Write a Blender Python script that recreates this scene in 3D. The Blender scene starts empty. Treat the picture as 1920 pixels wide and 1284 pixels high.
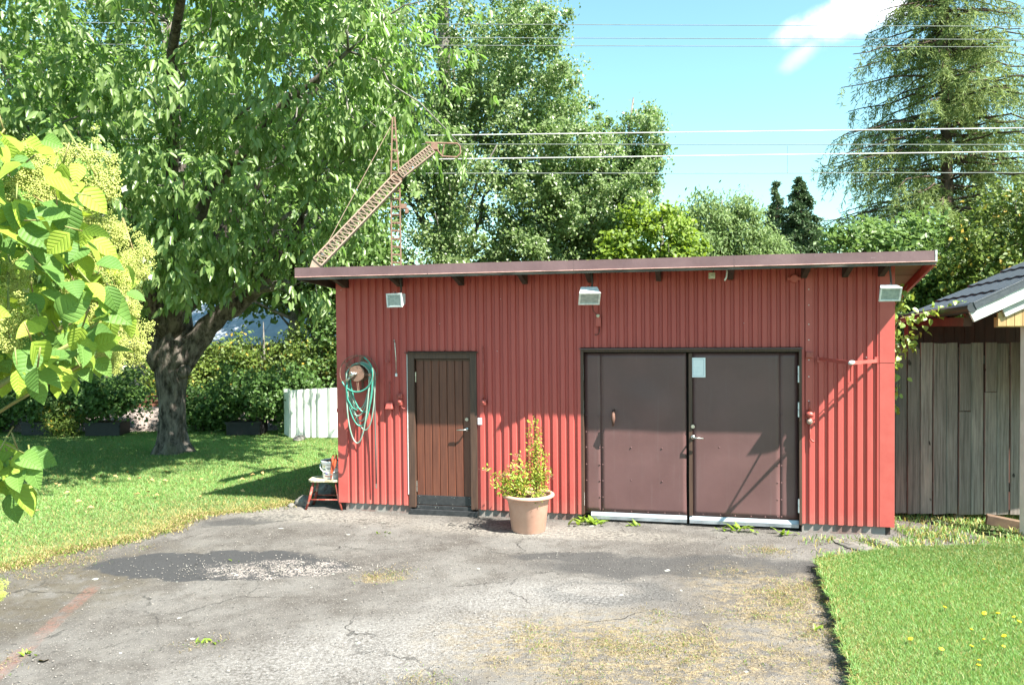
import bpy, math, random
import numpy as np
from mathutils import Matrix, Vector

random.seed(7)
RNG = np.random.default_rng(7)
R = math.radians
scene = bpy.context.scene
COL = scene.collection

# ------------------------------------------------------------------ camera
YAW, DIST, EYE = R(12.808), 9.5, 2.42       # the shed front stands 9.5 m off, turned 12.8 degrees
cam_d = bpy.data.cameras.new('camera')
cam_d.sensor_width = 36.0
cam_d.lens = 36.0 * 1464 / 1920
cam_d.clip_start, cam_d.clip_end = 0.05, 5000
cam = bpy.data.objects.new('camera', cam_d)
COL.objects.link(cam)
cam.matrix_world = (Matrix.Translation((0, 0, EYE)) @ Matrix.Rotation(R(90 - 1.258), 4, 'X')
                    @ Matrix.Rotation(R(-0.536), 4, 'Z'))
scene.camera = cam

# ------------------------------------------------------------------ sun, sky, exposure
TO_SUN = Vector((0.467, -0.394, 0.791)).normalized()
sun_d = bpy.data.lights.new('sun', 'SUN')
sun_d.energy, sun_d.angle, sun_d.color = 5.0, R(0.53), (1.0, 0.955, 0.87)
sun = bpy.data.objects.new('sun', sun_d)
COL.objects.link(sun)
sun.rotation_euler = TO_SUN.to_track_quat('Z', 'Y').to_euler()
sun.location = (20, -20, 40)

world = bpy.data.worlds.new('World')
scene.world = world
world.use_nodes = True
wt = world.node_tree
wt.nodes.clear()
def wn(t, **kw):
    n = wt.nodes.new(t)
    for k, v in kw.items():
        setattr(n, k, v)
    return n
def wmath(op, a, b=None, c=None):
    n = wn('ShaderNodeMath', operation=op)
    for i, v in enumerate((a, b, c)):
        if v is None: continue
        if isinstance(v, (int, float)): n.inputs[i].default_value = v
        else: wt.links.new(v, n.inputs[i])
    return n.outputs[0]
sky = wn('ShaderNodeTexSky', sky_type='NISHITA')
sky.sun_disc = False
sky.sun_elevation, sky.sun_rotation = math.asin(TO_SUN.z), math.atan2(TO_SUN.x, TO_SUN.y)
sky.air_density, sky.dust_density, sky.ozone_density = 1.0, 0.6, 0.6
tint = wn('ShaderNodeMix', data_type='RGBA', blend_type='MULTIPLY')
tint.inputs[0].default_value = 1.0
wt.links.new(sky.outputs[0], tint.inputs[6])
tint.inputs[7].default_value = (0.80, 1.06, 0.90, 1)
# one small fair-weather cloud, fixed in direction
tc = wn('ShaderNodeTexCoord')
sep = wn('ShaderNodeSeparateXYZ')
wt.links.new(tc.outputs['Generated'], sep.inputs[0])
ysafe = wmath('MAXIMUM', sep.outputs[1], 0.05)
cu, cv = wmath('DIVIDE', sep.outputs[0], ysafe), wmath('DIVIDE', sep.outputs[2], ysafe)
def cloud_noise(scale, det):
    n = wn('ShaderNodeTexNoise')
    n.inputs['Scale'].default_value, n.inputs['Detail'].default_value = scale, det
    wt.links.new(tc.outputs['Generated'], n.inputs['Vector'])
    return wmath('SUBTRACT', n.outputs[0], 0.5)
cn1, cn2 = cloud_noise(9, 8), cloud_noise(30, 8)
def blob(u0, v0, ru, rv, rot):
    du, dv = wmath('SUBTRACT', cu, u0), wmath('SUBTRACT', cv, v0)
    c, s = math.cos(rot), math.sin(rot)
    a = wmath('DIVIDE', wmath('ADD', wmath('MULTIPLY', du, c), wmath('MULTIPLY', dv, s)), ru)
    b = wmath('DIVIDE', wmath('ADD', wmath('MULTIPLY', du, -s), wmath('MULTIPLY', dv, c)), rv)
    r = wmath('SQRT', wmath('ADD', wmath('MULTIPLY', a, a), wmath('MULTIPLY', b, b)))
    r = wmath('ADD', r, wmath('ADD', wmath('MULTIPLY', cn1, 1.5), wmath('MULTIPLY', cn2, 1.3)))
    n = wn('ShaderNodeMapRange', interpolation_type='SMOOTHSTEP')
    wt.links.new(r, n.inputs[0])
    n.inputs[1].default_value, n.inputs[2].default_value = 1.3, -0.05
    n.inputs[3].default_value, n.inputs[4].default_value = 0.0, 1.0
    return n.outputs[0]
cl = wmath('MAXIMUM', blob(0.438, 0.386, 0.088, 0.024, R(15)), wmath('MULTIPLY', blob(0.375, 0.345, 0.036, 0.012, R(38)), 0.22))
cl = wmath('MAXIMUM', cl, blob(0.452, 0.402, 0.042, 0.022, R(10)))
cmix = wn('ShaderNodeMix', data_type='RGBA')
wt.links.new(cl, cmix.inputs[0])
wt.links.new(tint.outputs[2], cmix.inputs[6])
cmix.inputs[7].default_value = (9.0, 9.1, 9.2, 1)
bg = wn('ShaderNodeBackground')
bg.inputs[1].default_value = 0.085
wt.links.new(cmix.outputs[2], bg.inputs[0])
wo = wn('ShaderNodeOutputWorld')
wt.links.new(bg.outputs[0], wo.inputs[0])

vs = scene.view_settings
vs.view_transform, vs.look, vs.gamma, vs.use_curve_mapping = 'Standard', 'None', 1.0, False
vs.exposure = 2.0

# ------------------------------------------------------------------ material helpers
class NB:
    """small node builder for one material"""
    def __init__(self, name):
        self.m = bpy.data.materials.new(name)
        self.m.use_nodes = True
        self.t = self.m.node_tree
        self.t.nodes.clear()
        self.out = self.t.nodes.new('ShaderNodeOutputMaterial')
        self._pos = None
    def put(self, sock, v):
        if v is None: return
        if isinstance(v, bpy.types.NodeSocket): self.t.links.new(v, sock)
        elif isinstance(v, (tuple, list)) and len(v) == 3 and sock.type == 'RGBA': sock.default_value = (*v, 1)
        else: sock.default_value = v
    def n(self, typ, ins=None, **props):
        n = self.t.nodes.new(typ)
        for k, v in props.items(): setattr(n, k, v)
        for k, v in (ins or {}).items(): self.put(n.inputs[k], v)
        return n
    def pos(self):
        if self._pos is None: self._pos = self.n('ShaderNodeTexCoord').outputs['Object']
        return self._pos
    def math(self, op, a, b=None, c=None, clamp=False):
        n = self.n('ShaderNodeMath', operation=op, use_clamp=clamp)
        for i, v in enumerate((a, b, c)): self.put(n.inputs[i], v)
        return n.outputs[0]
    def mix(self, f, a, b, mode='MIX'):
        n = self.n('ShaderNodeMix', data_type='RGBA', blend_type=mode)
        self.put(n.inputs[0], f); self.put(n.inputs[6], a); self.put(n.inputs[7], b)
        return n.outputs[2]
    def noise(self, scale, detail=4, rough=0.55, vec=None, stretch=None):
        v = vec or self.pos()
        if stretch:
            v = self.n('ShaderNodeMapping', {'Vector': v, 'Scale': stretch}).outputs[0]
        return self.n('ShaderNodeTexNoise', {'Vector': v, 'Scale': scale, 'Detail': detail, 'Roughness': rough}).outputs[0]
    def step(self, v, lo, hi):
        n = self.n('ShaderNodeMapRange', {0: v, 1: lo, 2: hi, 3: 0.0, 4: 1.0}, interpolation_type='SMOOTHSTEP')
        return n.outputs[0]
    def bump(self, h, strength=0.3, dist=0.01):
        return self.n('ShaderNodeBump', {'Height': h, 'Strength': strength, 'Distance': dist}).outputs[0]
    def pbr(self, col, rough=0.6, metal=0.0, normal=None, spec=0.5, **kw):
        ins = {'Base Color': col, 'Roughness': rough, 'Metallic': metal, 'Specular IOR Level': spec}
        if normal is not None: ins['Normal'] = normal
        ins.update(kw)
        return self.n('ShaderNodeBsdfPrincipled', ins).outputs[0]
    def done(self, shader):
        self.t.links.new(shader, self.out.inputs[0])
        return self.m

def simple(name, c1, c2=None, scale=6, rough=0.6, metal=0.0, bump=0.0, bscale=40, stretch=None, spec=0.5, lo=0.35, hi=0.65, bdist=0.004):
    b = NB(name)
    col = c1
    if c2 is not None:
        col = b.mix(b.step(b.noise(scale, 6, 0.6, stretch=stretch), lo, hi), c1, c2)
    nrm = b.bump(b.noise(bscale, 4, stretch=stretch), bump, bdist) if bump else None
    return b.done(b.pbr(col, rough, metal, nrm, spec))

def leafmat(name, dark, light, trans=0.35, tcol=None, rough=0.42, spec=0.45, clump=0.5, hue=None):
    b = NB(name)
    rnd = b.n('ShaderNodeNewGeometry').outputs['Random Per Island']
    f = b.math('ADD', b.math('MULTIPLY', rnd, 0.75), b.math('MULTIPLY', b.math('SUBTRACT', b.noise(clump, 2), 0.37), 0.8), clamp=True)
    col = b.mix(f, dark, light)
    if hue is not None:
        col = b.mix(b.step(b.math('FRACT', b.math('MULTIPLY', rnd, 17.3)), hue[1], hue[1] + 0.02), col, hue[0])
    p = b.pbr(col, rough, 0.0, None, spec)
    tc_ = b.mix(0.6, col, tcol or tuple(min(1, c * 1.6) for c in light))
    t = b.n('ShaderNodeBsdfTranslucent', {'Color': tc_}).outputs[0]
    s = b.n('ShaderNodeMixShader', {0: trans, 1: p, 2: t}).outputs[0]
    return b.done(s)

# ------------------------------------------------------------------ mesh helpers
def finish(name, me, mat=None, parent=None, smooth=False, bevel=0.0, auto=True):
    o = bpy.data.objects.new(name, me)
    COL.objects.link(o)
    if mat is not None:
        for m in (mat if isinstance(mat, (list, tuple)) else [mat]): me.materials.append(m)
    if parent is not None: o.parent = parent
    if smooth:
        me.polygons.foreach_set('use_smooth', [True] * len(me.polygons))
    if bevel:
        md = o.modifiers.new('bevel', 'BEVEL')
        md.width, md.segments, md.limit_method = bevel, 2, 'ANGLE'
    return o

class MB:
    def __init__(self): self.v, self.f = [], []
    def add(self, vs_, fs_):
        k = len(self.v)
        self.v += [tuple(p) for p in vs_]
        self.f += [tuple(i + k for i in f) for f in fs_]
        return self
    def box(self, x0, x1, y0, y1, z0, z1, rot=None, about=None):
        P = [(x0, y0, z0), (x1, y0, z0), (x1, y1, z0), (x0, y1, z0), (x0, y0, z1), (x1, y0, z1), (x1, y1, z1), (x0, y1, z1)]
        if rot is not None:
            c = Vector(about or ((x0 + x1) / 2, (y0 + y1) / 2, (z0 + z1) / 2))
            P = [c + rot @ (Vector(p) - c) for p in P]
        return self.add(P, [(0, 3, 2, 1), (4, 5, 6, 7), (0, 1, 5, 4), (1, 2, 6, 5), (2, 3, 7, 6), (3, 0, 4, 7)])
    def hexa(self, P):
        return self.add(P, [(0, 3, 2, 1), (4, 5, 6, 7), (0, 1, 5, 4), (1, 2, 6, 5), (2, 3, 7, 6), (3, 0, 4, 7)])
    def tube(self, pts, r, n=8, cap=True, closed=False, wob=0.0, flat=1.0):
        pts = [Vector(p) for p in pts]
        rs = r if isinstance(r, (list, tuple)) else [r] * len(pts)
        m = len(pts)
        T = []
        for i in range(m):
            a, b = pts[(i - 1) % m if closed else max(i - 1, 0)], pts[(i + 1) % m if closed else min(i + 1, m - 1)]
            T.append((b - a).normalized())
        u = T[0].orthogonal().normalized()
        V = []
        for i in range(m):
            u = (u - T[i] * u.dot(T[i])).normalized()
            w = T[i].cross(u)
            for k in range(n):
                a = 2 * math.pi * k / n
                rr = rs[i] * (1 + wob * random.uniform(-1, 1))
                V.append(pts[i] + u * math.cos(a) * rr + w * math.sin(a) * rr * flat)
        F = []
        for i in range(m if closed else m - 1):
            j = (i + 1) % m
            for k in range(n):
                l = (k + 1) % n
                F.append((i * n + k, i * n + l, j * n + l, j * n + k))
        if cap and not closed:
            F.append(tuple(range(n - 1, -1, -1)))
            F.append(tuple((m - 1) * n + k for k in range(n)))
        return self.add(V, F)
    def cyl(self, p0, p1, r0, r1=None, n=12):
        return self.tube([p0, p1], [r0, r0 if r1 is None else r1], n)
    def lathe(self, prof, n=32, c=(0, 0, 0), ax='Z', cap=True):
        V, F = [], []
        for r, h in prof:
            for k in range(n):
                a = 2 * math.pi * k / n
                p = (r * math.cos(a), r * math.sin(a), h)
                if ax == 'Y': p = (p[0], h, p[1])
                V.append((c[0] + p[0], c[1] + p[1], c[2] + p[2]))
        for i in range(len(prof) - 1):
            for k in range(n):
                l = (k + 1) % n
                F.append((i * n + k, i * n + l, (i + 1) * n + l, (i + 1) * n + k))
        if cap:
            F.append(tuple(range(n - 1, -1, -1)))
            F.append(tuple((len(prof) - 1) * n + k for k in range(n)))
        return self.add(V, F)
    def ball(self, c, r, n=8, m=5, sq=(1, 1, 1)):
        V, F = [(c[0], c[1], c[2] - r * sq[2])], []
        for i in range(1, m):
            t = math.pi * i / m - math.pi / 2
            for k in range(n):
                a = 2 * math.pi * k / n
                V.append((c[0] + r * sq[0] * math.cos(t) * math.cos(a), c[1] + r * sq[1] * math.cos(t) * math.sin(a), c[2] + r * sq[2] * math.sin(t)))
        V.append((c[0], c[1], c[2] + r * sq[2]))
        for k in range(n):
            l = (k + 1) % n
            F.append((0, 1 + l, 1 + k))
            for i in range(m - 2):
                a = 1 + i * n
                F.append((a + k, a + l, a + n + l, a + n + k))
            F.append((len(V) - 1, 1 + (m - 2) * n + k, 1 + (m - 2) * n + l))
        return self.add(V, F)
    def mesh(self, name):
        me = bpy.data.meshes.new(name)
        me.from_pydata([tuple(p) for p in self.v], [], self.f)
        me.update()
        return me
    def build(self, name, mat=None, parent=None, smooth=False, bevel=0.0):
        return finish(name, self.mesh(name), mat, parent, smooth, bevel)

def np_mesh(name, V, F, colors=None):
    """V (n,3), F (m,k) -> mesh, fast"""
    me = bpy.data.meshes.new(name)
    V = np.asarray(V, np.float32); F = np.asarray(F, np.int32)
    me.vertices.add(len(V)); me.vertices.foreach_set('co', V.ravel())
    m, k = F.shape
    me.loops.add(m * k); me.loops.foreach_set('vertex_index', F.ravel())
    me.polygons.add(m)
    me.polygons.foreach_set('loop_start', np.arange(0, m * k, k, dtype=np.int32))
    me.polygons.foreach_set('loop_total', np.full(m, k, np.int32))
    if colors is not None:
        at = me.color_attributes.new('tone', 'FLOAT_COLOR', 'POINT')
        c4 = np.concatenate([colors, np.ones((len(colors), 1))], 1).astype(np.float32)
        at.data.foreach_set('color', c4.ravel())
    me.update(calc_edges=True)
    return me

def unit(a):
    return a / np.maximum(np.linalg.norm(a, axis=-1, keepdims=True), 1e-9)

def leaf_geo(P, D, N, L, W, fold=0.25, droop=0.15, six=False):
    """leaf blades: base P, axis D, face normal N; L, W arrays"""
    D = unit(D)
    N = unit(N - D * (N * D).sum(-1, keepdims=True))
    S = np.cross(D, N)
    L = np.broadcast_to(np.asarray(L, float), (len(P),))[:, None]
    W = np.broadcast_to(np.asarray(W, float), (len(P),))[:, None]
    tip = P + D * L - N * L * droop
    if not six:
        l = P + D * L * .45 + S * W * .5 + N * W * fold
        r = P + D * L * .45 - S * W * .5 + N * W * fold
        V = np.stack([P, l, tip, r], 1).reshape(-1, 3)
        b = np.arange(len(P))[:, None] * 4
        F = np.concatenate([b + [0, 1, 2], b + [0, 2, 3]], 0)
        return V, F
    l1 = P + D * L * .28 + S * W * .46 + N * W * fold * .9
    l2 = P + D * L * .68 + S * W * .40 + N * (W * fold * .8 - L * droop * .4)
    r1 = P + D * L * .28 - S * W * .46 + N * W * fold * .9
    r2 = P + D * L * .68 - S * W * .40 + N * (W * fold * .8 - L * droop * .4)
    V = np.stack([P, l1, l2, tip, r2, r1], 1).reshape(-1, 3)
    b = np.arange(len(P))[:, None] * 6
    F = np.concatenate([b + [0, 1, 2, 3], b + [0, 3, 4, 5]], 0)
    return V, F

# ------------------------------------------------------------------ scene-tree helpers
def tag(o, label=None, cat=None, group=None, kind=None):
    if label: o['label'] = label
    if cat: o['category'] = cat
    if group: o['group'] = group
    if kind: o['kind'] = kind
    return o
def empty(name, loc=(0, 0, 0), rz=0.0):
    o = bpy.data.objects.new(name, None)
    o.empty_display_size = 0.2
    COL.objects.link(o)
    o.location = loc
    o.rotation_euler = (0, 0, rz)
    return o
def thing(name, label, cat, loc=(0, 0, 0), rz=0.0, group=None):
    return tag(empty(name, loc, rz), label, cat, group)
def inst(name, me, parent, loc=(0, 0, 0), rot=(0, 0, 0), sc=1.0):
    o = bpy.data.objects.new(name, me)
    COL.objects.link(o)
    o.parent = parent
    o.location, o.rotation_euler = loc, rot
    o.scale = (sc,) * 3 if isinstance(sc, (int, float)) else sc
    return o
def copy_tree(o, parent=None):
    c = o.copy(); COL.objects.link(c)
    c.parent = parent
    for ch in list(o.children): copy_tree(ch, c)
    return c
def SW(s, o, z):
    """point on the shed: s along its front, o out from it, z up"""
    return (s * math.cos(YAW) + (DIST - o) * math.sin(YAW), -s * math.sin(YAW) + (DIST - o) * math.cos(YAW), z)
# ------------------------------------------------------------------ materials
M = {}
def red_paint():
    b = NB('red_painted_steel')
    n1 = b.noise(1.3, 5, 0.6, stretch=(1, 1, 0.4))
    n2 = b.noise(9, 6, 0.65, stretch=(1.5, 1, 0.25))
    col = b.mix(b.step(n1, 0.3, 0.7), (0.365, 0.065, 0.055), (0.402, 0.078, 0.066))
    col = b.mix(b.math('MULTIPLY', b.step(n2, 0.52, 0.78), 0.5), col, (0.47, 0.11, 0.09))
    spots = b.step(b.noise(70, 2, 0.5), 0.735, 0.76)
    col = b.mix(b.math('MULTIPLY', spots, 0.6), col, (0.13, 0.03, 0.025))
    zz = b.n('ShaderNodeSeparateXYZ', {0: b.pos()}).outputs[2]
    splash = b.math('MULTIPLY', b.step(b.math('ADD', zz, b.math('MULTIPLY', b.noise(7, 6, 0.7), 0.45)), 0.55, 0.25), 0.4)
    col = b.mix(splash, col, (0.33, 0.15, 0.12))
    fade = b.math('MULTIPLY', b.step(b.noise(0.55, 3), 0.45, 0.7), 0.35)
    col = b.mix(fade, col, (0.46, 0.105, 0.085))
    return b.done(b.pbr(col, b.math('ADD', 0.42, b.math('MULTIPLY', n2, 0.25)), 0, b.bump(b.noise(6, 3), 0.12, 0.004), 0.45))
M['red'] = red_paint()
M['red_flat'] = simple('red_painted_trim', (0.39, 0.071, 0.059), (0.43, 0.086, 0.071), 5, 0.5, bump=0.1, bscale=8)
M['red_box'] = simple('red_painted_plastic', (0.34, 0.07, 0.055), (0.26, 0.05, 0.04), 30, 0.45)
M['concrete'] = simple('foundation_concrete', (0.24, 0.22, 0.20), (0.16, 0.10, 0.085), 5, 0.9, bump=0.5, bscale=35)
def fascia():
    b = NB('purple_brown_sheet_metal')
    n = b.noise(2.0, 6, 0.65)
    col = b.mix(b.step(n, 0.3, 0.7), (0.118, 0.066, 0.070), (0.155, 0.092, 0.095))
    scr = b.step(b.noise(14, 8, 0.7, stretch=(0.5, 1, 2)), 0.66, 0.72)
    col = b.mix(b.math('MULTIPLY', scr, 0.55), col, (0.42, 0.33, 0.33))
    return b.done(b.pbr(col, 0.48, 0.0, b.bump(b.noise(5, 3), 0.35, 0.01), 0.5))
M['fascia'] = fascia()
M['fascia_lip'] = simple('bare_drip_edge', (0.50, 0.30, 0.26), (0.36, 0.2, 0.18), 12, 0.4)
M['grey_wood'] = simple('weathered_edge_board', (0.17, 0.15, 0.13), (0.06, 0.052, 0.045), 9, 0.85, bump=0.4, bscale=30, stretch=(0.3, 3, 3))
M['soffit'] = simple('stained_soffit_board', (0.24, 0.115, 0.04), (0.15, 0.07, 0.03), 6, 0.6, stretch=(0.4, 4, 4))
M['dark_wood'] = simple('dark_stained_rafter', (0.03, 0.022, 0.018), (0.055, 0.035, 0.028), 8, 0.75)
M['roof_felt'] = simple('black_roof_felt', (0.05, 0.05, 0.05), (0.09, 0.085, 0.08), 4, 0.9, bump=0.4)
def door_wood():
    b = NB('brown_stained_door_board')
    n = b.noise(5, 6, 0.65, stretch=(7, 7, 0.35))
    col = b.mix(b.step(n, 0.3, 0.72), (0.085, 0.028, 0.017), (0.150, 0.050, 0.028))
    return b.done(b.pbr(col, 0.5, 0, b.bump(n, 0.25, 0.003), 0.5))
M['door_wood'] = door_wood()
M['frame_wood'] = simple('dark_brown_frame', (0.050, 0.026, 0.018), (0.080, 0.042, 0.027), 6, 0.55, stretch=(6, 6, 0.4), bump=0.2, bscale=12)
def gate_metal():
    b = NB('brown_sheet_metal')
    n = b.noise(1.6, 5, 0.6)
    col = b.mix(b.step(n, 0.3, 0.7), (0.100, 0.049, 0.048), (0.126, 0.063, 0.061))
    streak = b.step(b.noise(4, 6, 0.7, stretch=(5, 1, 0.25)), 0.55, 0.8)
    col = b.mix(b.math('MULTIPLY', streak, 0.35), col, (0.15, 0.115, 0.11))
    speck = b.step(b.noise(55, 3), 0.70, 0.74)
    col = b.mix(b.math('MULTIPLY', speck, 0.3), col, (0.12, 0.06, 0.04))
    return b.done(b.pbr(col, b.math('ADD', 0.36, b.math('MULTIPLY', n, 0.2)), 0, b.bump(b.noise(3, 4), 0.25, 0.01), 0.5))
M['gate'] = gate_metal()
M['black'] = simple('black_rubber_sheet', (0.02, 0.021, 0.023), (0.035, 0.036, 0.038), 20, 0.5, bump=0.1)
M['tub'] = simple('black_planter_plastic', (0.010, 0.010, 0.011), (0.016, 0.016, 0.017), 12, 0.6)
M['alu'] = simple('pale_aluminium_strip', (0.46, 0.49, 0.52), (0.34, 0.36, 0.39), 14, 0.38, 0.35, stretch=(0.3, 1, 1))
M['steel'] = simple('brushed_steel', (0.62, 0.60, 0.56), (0.42, 0.40, 0.37), 30, 0.3, 0.9)
M['white_paint'] = simple('white_painted_metal', (0.72, 0.73, 0.72), (0.56, 0.57, 0.56), 18, 0.45)
M['sign_white'] = simple('white_plastic_sheet', (0.74, 0.77, 0.80), (0.68, 0.72, 0.76), 14, 0.35)
M['sign_line'] = simple('grey_printed_line', (0.33, 0.40, 0.48), None, 1, 0.5)
M['lamp_body'] = simple('white_lamp_enamel', (0.66, 0.68, 0.70), (0.5, 0.51, 0.52), 20, 0.4)
def glassm():
    b = NB('frosted_lamp_glass')
    col = b.mix(b.step(b.noise(22, 3), 0.3, 0.7), (0.36, 0.40, 0.39), (0.24, 0.28, 0.28))
    return b.done(b.pbr(col, 0.15, 0, None, 0.7))
M['lamp_glass'] = glassm()
def rustm(name, c0, c1, c2):
    b = NB(name)
    n = b.noise(16, 8, 0.7)
    col = b.mix(b.step(n, 0.3, 0.55), c0, c1)
    col = b.mix(b.step(b.noise(45, 5), 0.55, 0.7), col, c2)
    return b.done(b.pbr(col, 0.8, 0.1, b.bump(n, 0.4, 0.003), 0.3))
M['rust'] = rustm('rusty_iron', (0.14, 0.080, 0.056), (0.21, 0.125, 0.09), (0.085, 0.052, 0.04))
M['rust_pale'] = rustm('pale_rusted_lattice_iron', (0.27, 0.185, 0.14), (0.35, 0.255, 0.20), (0.17, 0.10, 0.07))
M['rail'] = rustm('rusty_rail', (0.16, 0.07, 0.045), (0.22, 0.10, 0.065), (0.09, 0.05, 0.04))
M['hose'] = simple('green_rubber_hose', (0.04, 0.21, 0.155), (0.06, 0.27, 0.21), 12, 0.35)
M['hose_old'] = simple('faded_green_hose', (0.16, 0.27, 0.21), (0.24, 0.32, 0.27), 10, 0.5)
M['terracotta'] = simple('terracotta_plastic', (0.54, 0.315, 0.235), (0.49, 0.27, 0.195), 5, 0.5, bump=0.06, bscale=9)
M['soil'] = simple('dark_potting_soil', (0.05, 0.035, 0.025), (0.09, 0.06, 0.04), 25, 0.95, bump=0.8, bscale=60, bdist=0.01)
M['red_stool'] = simple('chipped_red_paint', (0.25, 0.045, 0.03), (0.32, 0.25, 0.19), 15, 0.65, lo=0.50, hi=0.72, bump=0.2)
M['seat_wood'] = simple('flaked_cream_paint', (0.50, 0.46, 0.33), (0.28, 0.21, 0.12), 16, 0.8, bump=0.3)
M['bucket'] = simple('white_bucket_plastic', (0.80, 0.81, 0.82), (0.74, 0.75, 0.76), 8, 0.35)
M['tool_red'] = simple('red_tool_handle', (0.55, 0.09, 0.035), (0.45, 0.07, 0.03), 20, 0.4)
M['label_yellow'] = simple('yellow_print', (0.62, 0.55, 0.06), None, 1, 0.5)
M['label_green'] = simple('green_print', (0.06, 0.22, 0.10), None, 1, 0.5)
M['label_blue'] = simple('violet_print', (0.13, 0.10, 0.38), None, 1, 0.5)
M['label_red'] = simple('red_print', (0.42, 0.10, 0.07), None, 1, 0.5)
M['label_grey'] = simple('grey_print', (0.16, 0.18, 0.20), None, 1, 0.5)
M['white_metal'] = simple('white_corrugated_metal', (0.72, 0.74, 0.70), (0.60, 0.63, 0.57), 4, 0.5)
def plankm(name, c0, c1, c2, knots=True):
    b = NB(name)
    oi = b.n('ShaderNodeObjectInfo').outputs['Random']
    v = b.n('ShaderNodeVectorMath', {0: b.pos(), 1: b.n('ShaderNodeCombineXYZ', {0: b.math('MULTIPLY', oi, 37.0), 2: b.math('MULTIPLY', oi, 11.0)}).outputs[0]}, operation='ADD').outputs[0]
    g = b.noise(5, 7, 0.7, vec=v, stretch=(9, 9, 0.35))
    g2 = b.noise(2.0, 5, 0.6, vec=v, stretch=(2, 2, 0.5))
    col = b.mix(b.step(g, 0.28, 0.72), c0, c1)
    col = b.mix(b.math('MULTIPLY', b.step(g2, 0.45, 0.8), 0.6), col, c2)
    col = b.mix(b.math('MULTIPLY', oi, 0.5), col, (0.02, 0.018, 0.017))
    if knots:
        kn = b.noise(4.2, 1, 0.4, vec=v, stretch=(2.4, 2.4, 1.3))
        col = b.mix(b.step(kn, 0.735, 0.77), col, (0.03, 0.025, 0.022))
    return b.done(b.pbr(col, 0.85, 0, b.bump(g, 0.5, 0.004), 0.25))
M['fence_plank'] = plankm('weathered_grey_plank', (0.115, 0.094, 0.082), (0.285, 0.237, 0.212), (0.35, 0.275, 0.235))
M['pine'] = simple('yellow_pine_board', (0.42, 0.28, 0.12), (0.33, 0.20, 0.085), 5, 0.55, stretch=(4, 4, 0.4), bump=0.1)
M['barge_white'] = simple('weathered_white_board', (0.56, 0.57, 0.56), (0.36, 0.36, 0.34), 8, 0.6, stretch=(0.5, 2, 2))
M['post_white'] = simple('pale_mint_post', (0.60, 0.66, 0.62), (0.52, 0.58, 0.54), 6, 0.55)
M['tile'] = simple('dark_blue_grey_roof_sheet', (0.040, 0.046, 0.056), (0.058, 0.064, 0.074), 40, 0.42, bump=0.25, bscale=130)
M['redbrown'] = simple('red_brown_timber', (0.10, 0.035, 0.025), (0.07, 0.028, 0.02), 6, 0.7, stretch=(3, 3, 0.5))
def barkm(name, c0, c1, c2, sc=7):
    b = NB(name)
    n = b.noise(sc, 8, 0.7, stretch=(1.6, 1.6, 0.55))
    n2 = b.noise(1.8, 4, 0.6)
    col = b.mix(b.step(n, 0.33, 0.66), c0, c1)
    col = b.mix(b.math('MULTIPLY', b.step(n2, 0.5, 0.68), 0.7), col, c2)
    return b.done(b.pbr(col, 0.92, 0, b.bump(n, 1.0, 0.04), 0.2))
M['bark'] = barkm('rough_cherry_bark', (0.020, 0.016, 0.013), (0.170, 0.145, 0.125), (0.085, 0.082, 0.05))
M['twig'] = barkm('lichen_grey_branch', (0.09, 0.08, 0.07), (0.24, 0.225, 0.205), (0.2, 0.2, 0.16), 12)
M['bark_pale'] = barkm('pale_grey_bark', (0.09, 0.08, 0.07), (0.22, 0.20, 0.18), (0.12, 0.11, 0.09), 5)
M['bark_brown'] = barkm('brown_conifer_bark', (0.05, 0.035, 0.028), (0.13, 0.09, 0.07), (0.1, 0.08, 0.06), 6)
M['stem_green'] = simple('green_stem', (0.16, 0.20, 0.05), (0.22, 0.16, 0.06), 9, 0.6)
M['stem_brown'] = simple('brown_stem', (0.16, 0.09, 0.05), (0.1, 0.06, 0.035), 9, 0.7)
M['cherry_leaf'] = leafmat('cherry_leaf', (0.105, 0.175, 0.045), (0.26, 0.35, 0.125), 0.48, (0.20, 0.42, 0.04), 0.36, 0.55, 0.45)
M['poplar_leaf'] = leafmat('poplar_leaf', (0.135, 0.195, 0.065), (0.25, 0.325, 0.13), 0.46, (0.18, 0.34, 0.06), 0.38, 0.6, 0.3)
M['wood_leaf'] = leafmat('alder_leaf', (0.065, 0.125, 0.028), (0.15, 0.235, 0.055), 0.36, None, 0.45, 0.4, 0.3)
M['maple_leaf'] = leafmat('maple_leaf', (0.075, 0.135, 0.018), (0.21, 0.29, 0.04), 0.36, (0.36, 0.52, 0.03), 0.5, 0.35, 0.6)
M['willow_leaf'] = leafmat('willow_leaf', (0.10, 0.165, 0.05), (0.19, 0.265, 0.085), 0.36, None, 0.5, 0.35, 0.4)
M['larch_needle'] = leafmat('larch_needle', (0.11, 0.16, 0.055), (0.22, 0.28, 0.085), 0.38, None, 0.55, 0.3, 0.35)
M['spruce_needle'] = leafmat('spruce_needle', (0.036, 0.07, 0.028), (0.085, 0.135, 0.05), 0.1, None, 0.55, 0.3, 0.5)
M['bush_leaf'] = leafmat('currant_leaf', (0.04, 0.09, 0.02), (0.095, 0.17, 0.035), 0.28, None, 0.5, 0.35, 1.2)
M['wild_leaf'] = leafmat('wild_shrub_leaf', (0.06, 0.11, 0.018), (0.15, 0.20, 0.035), 0.32, None, 0.5, 0.35, 0.8, hue=((0.40, 0.28, 0.04), 0.95))
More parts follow.
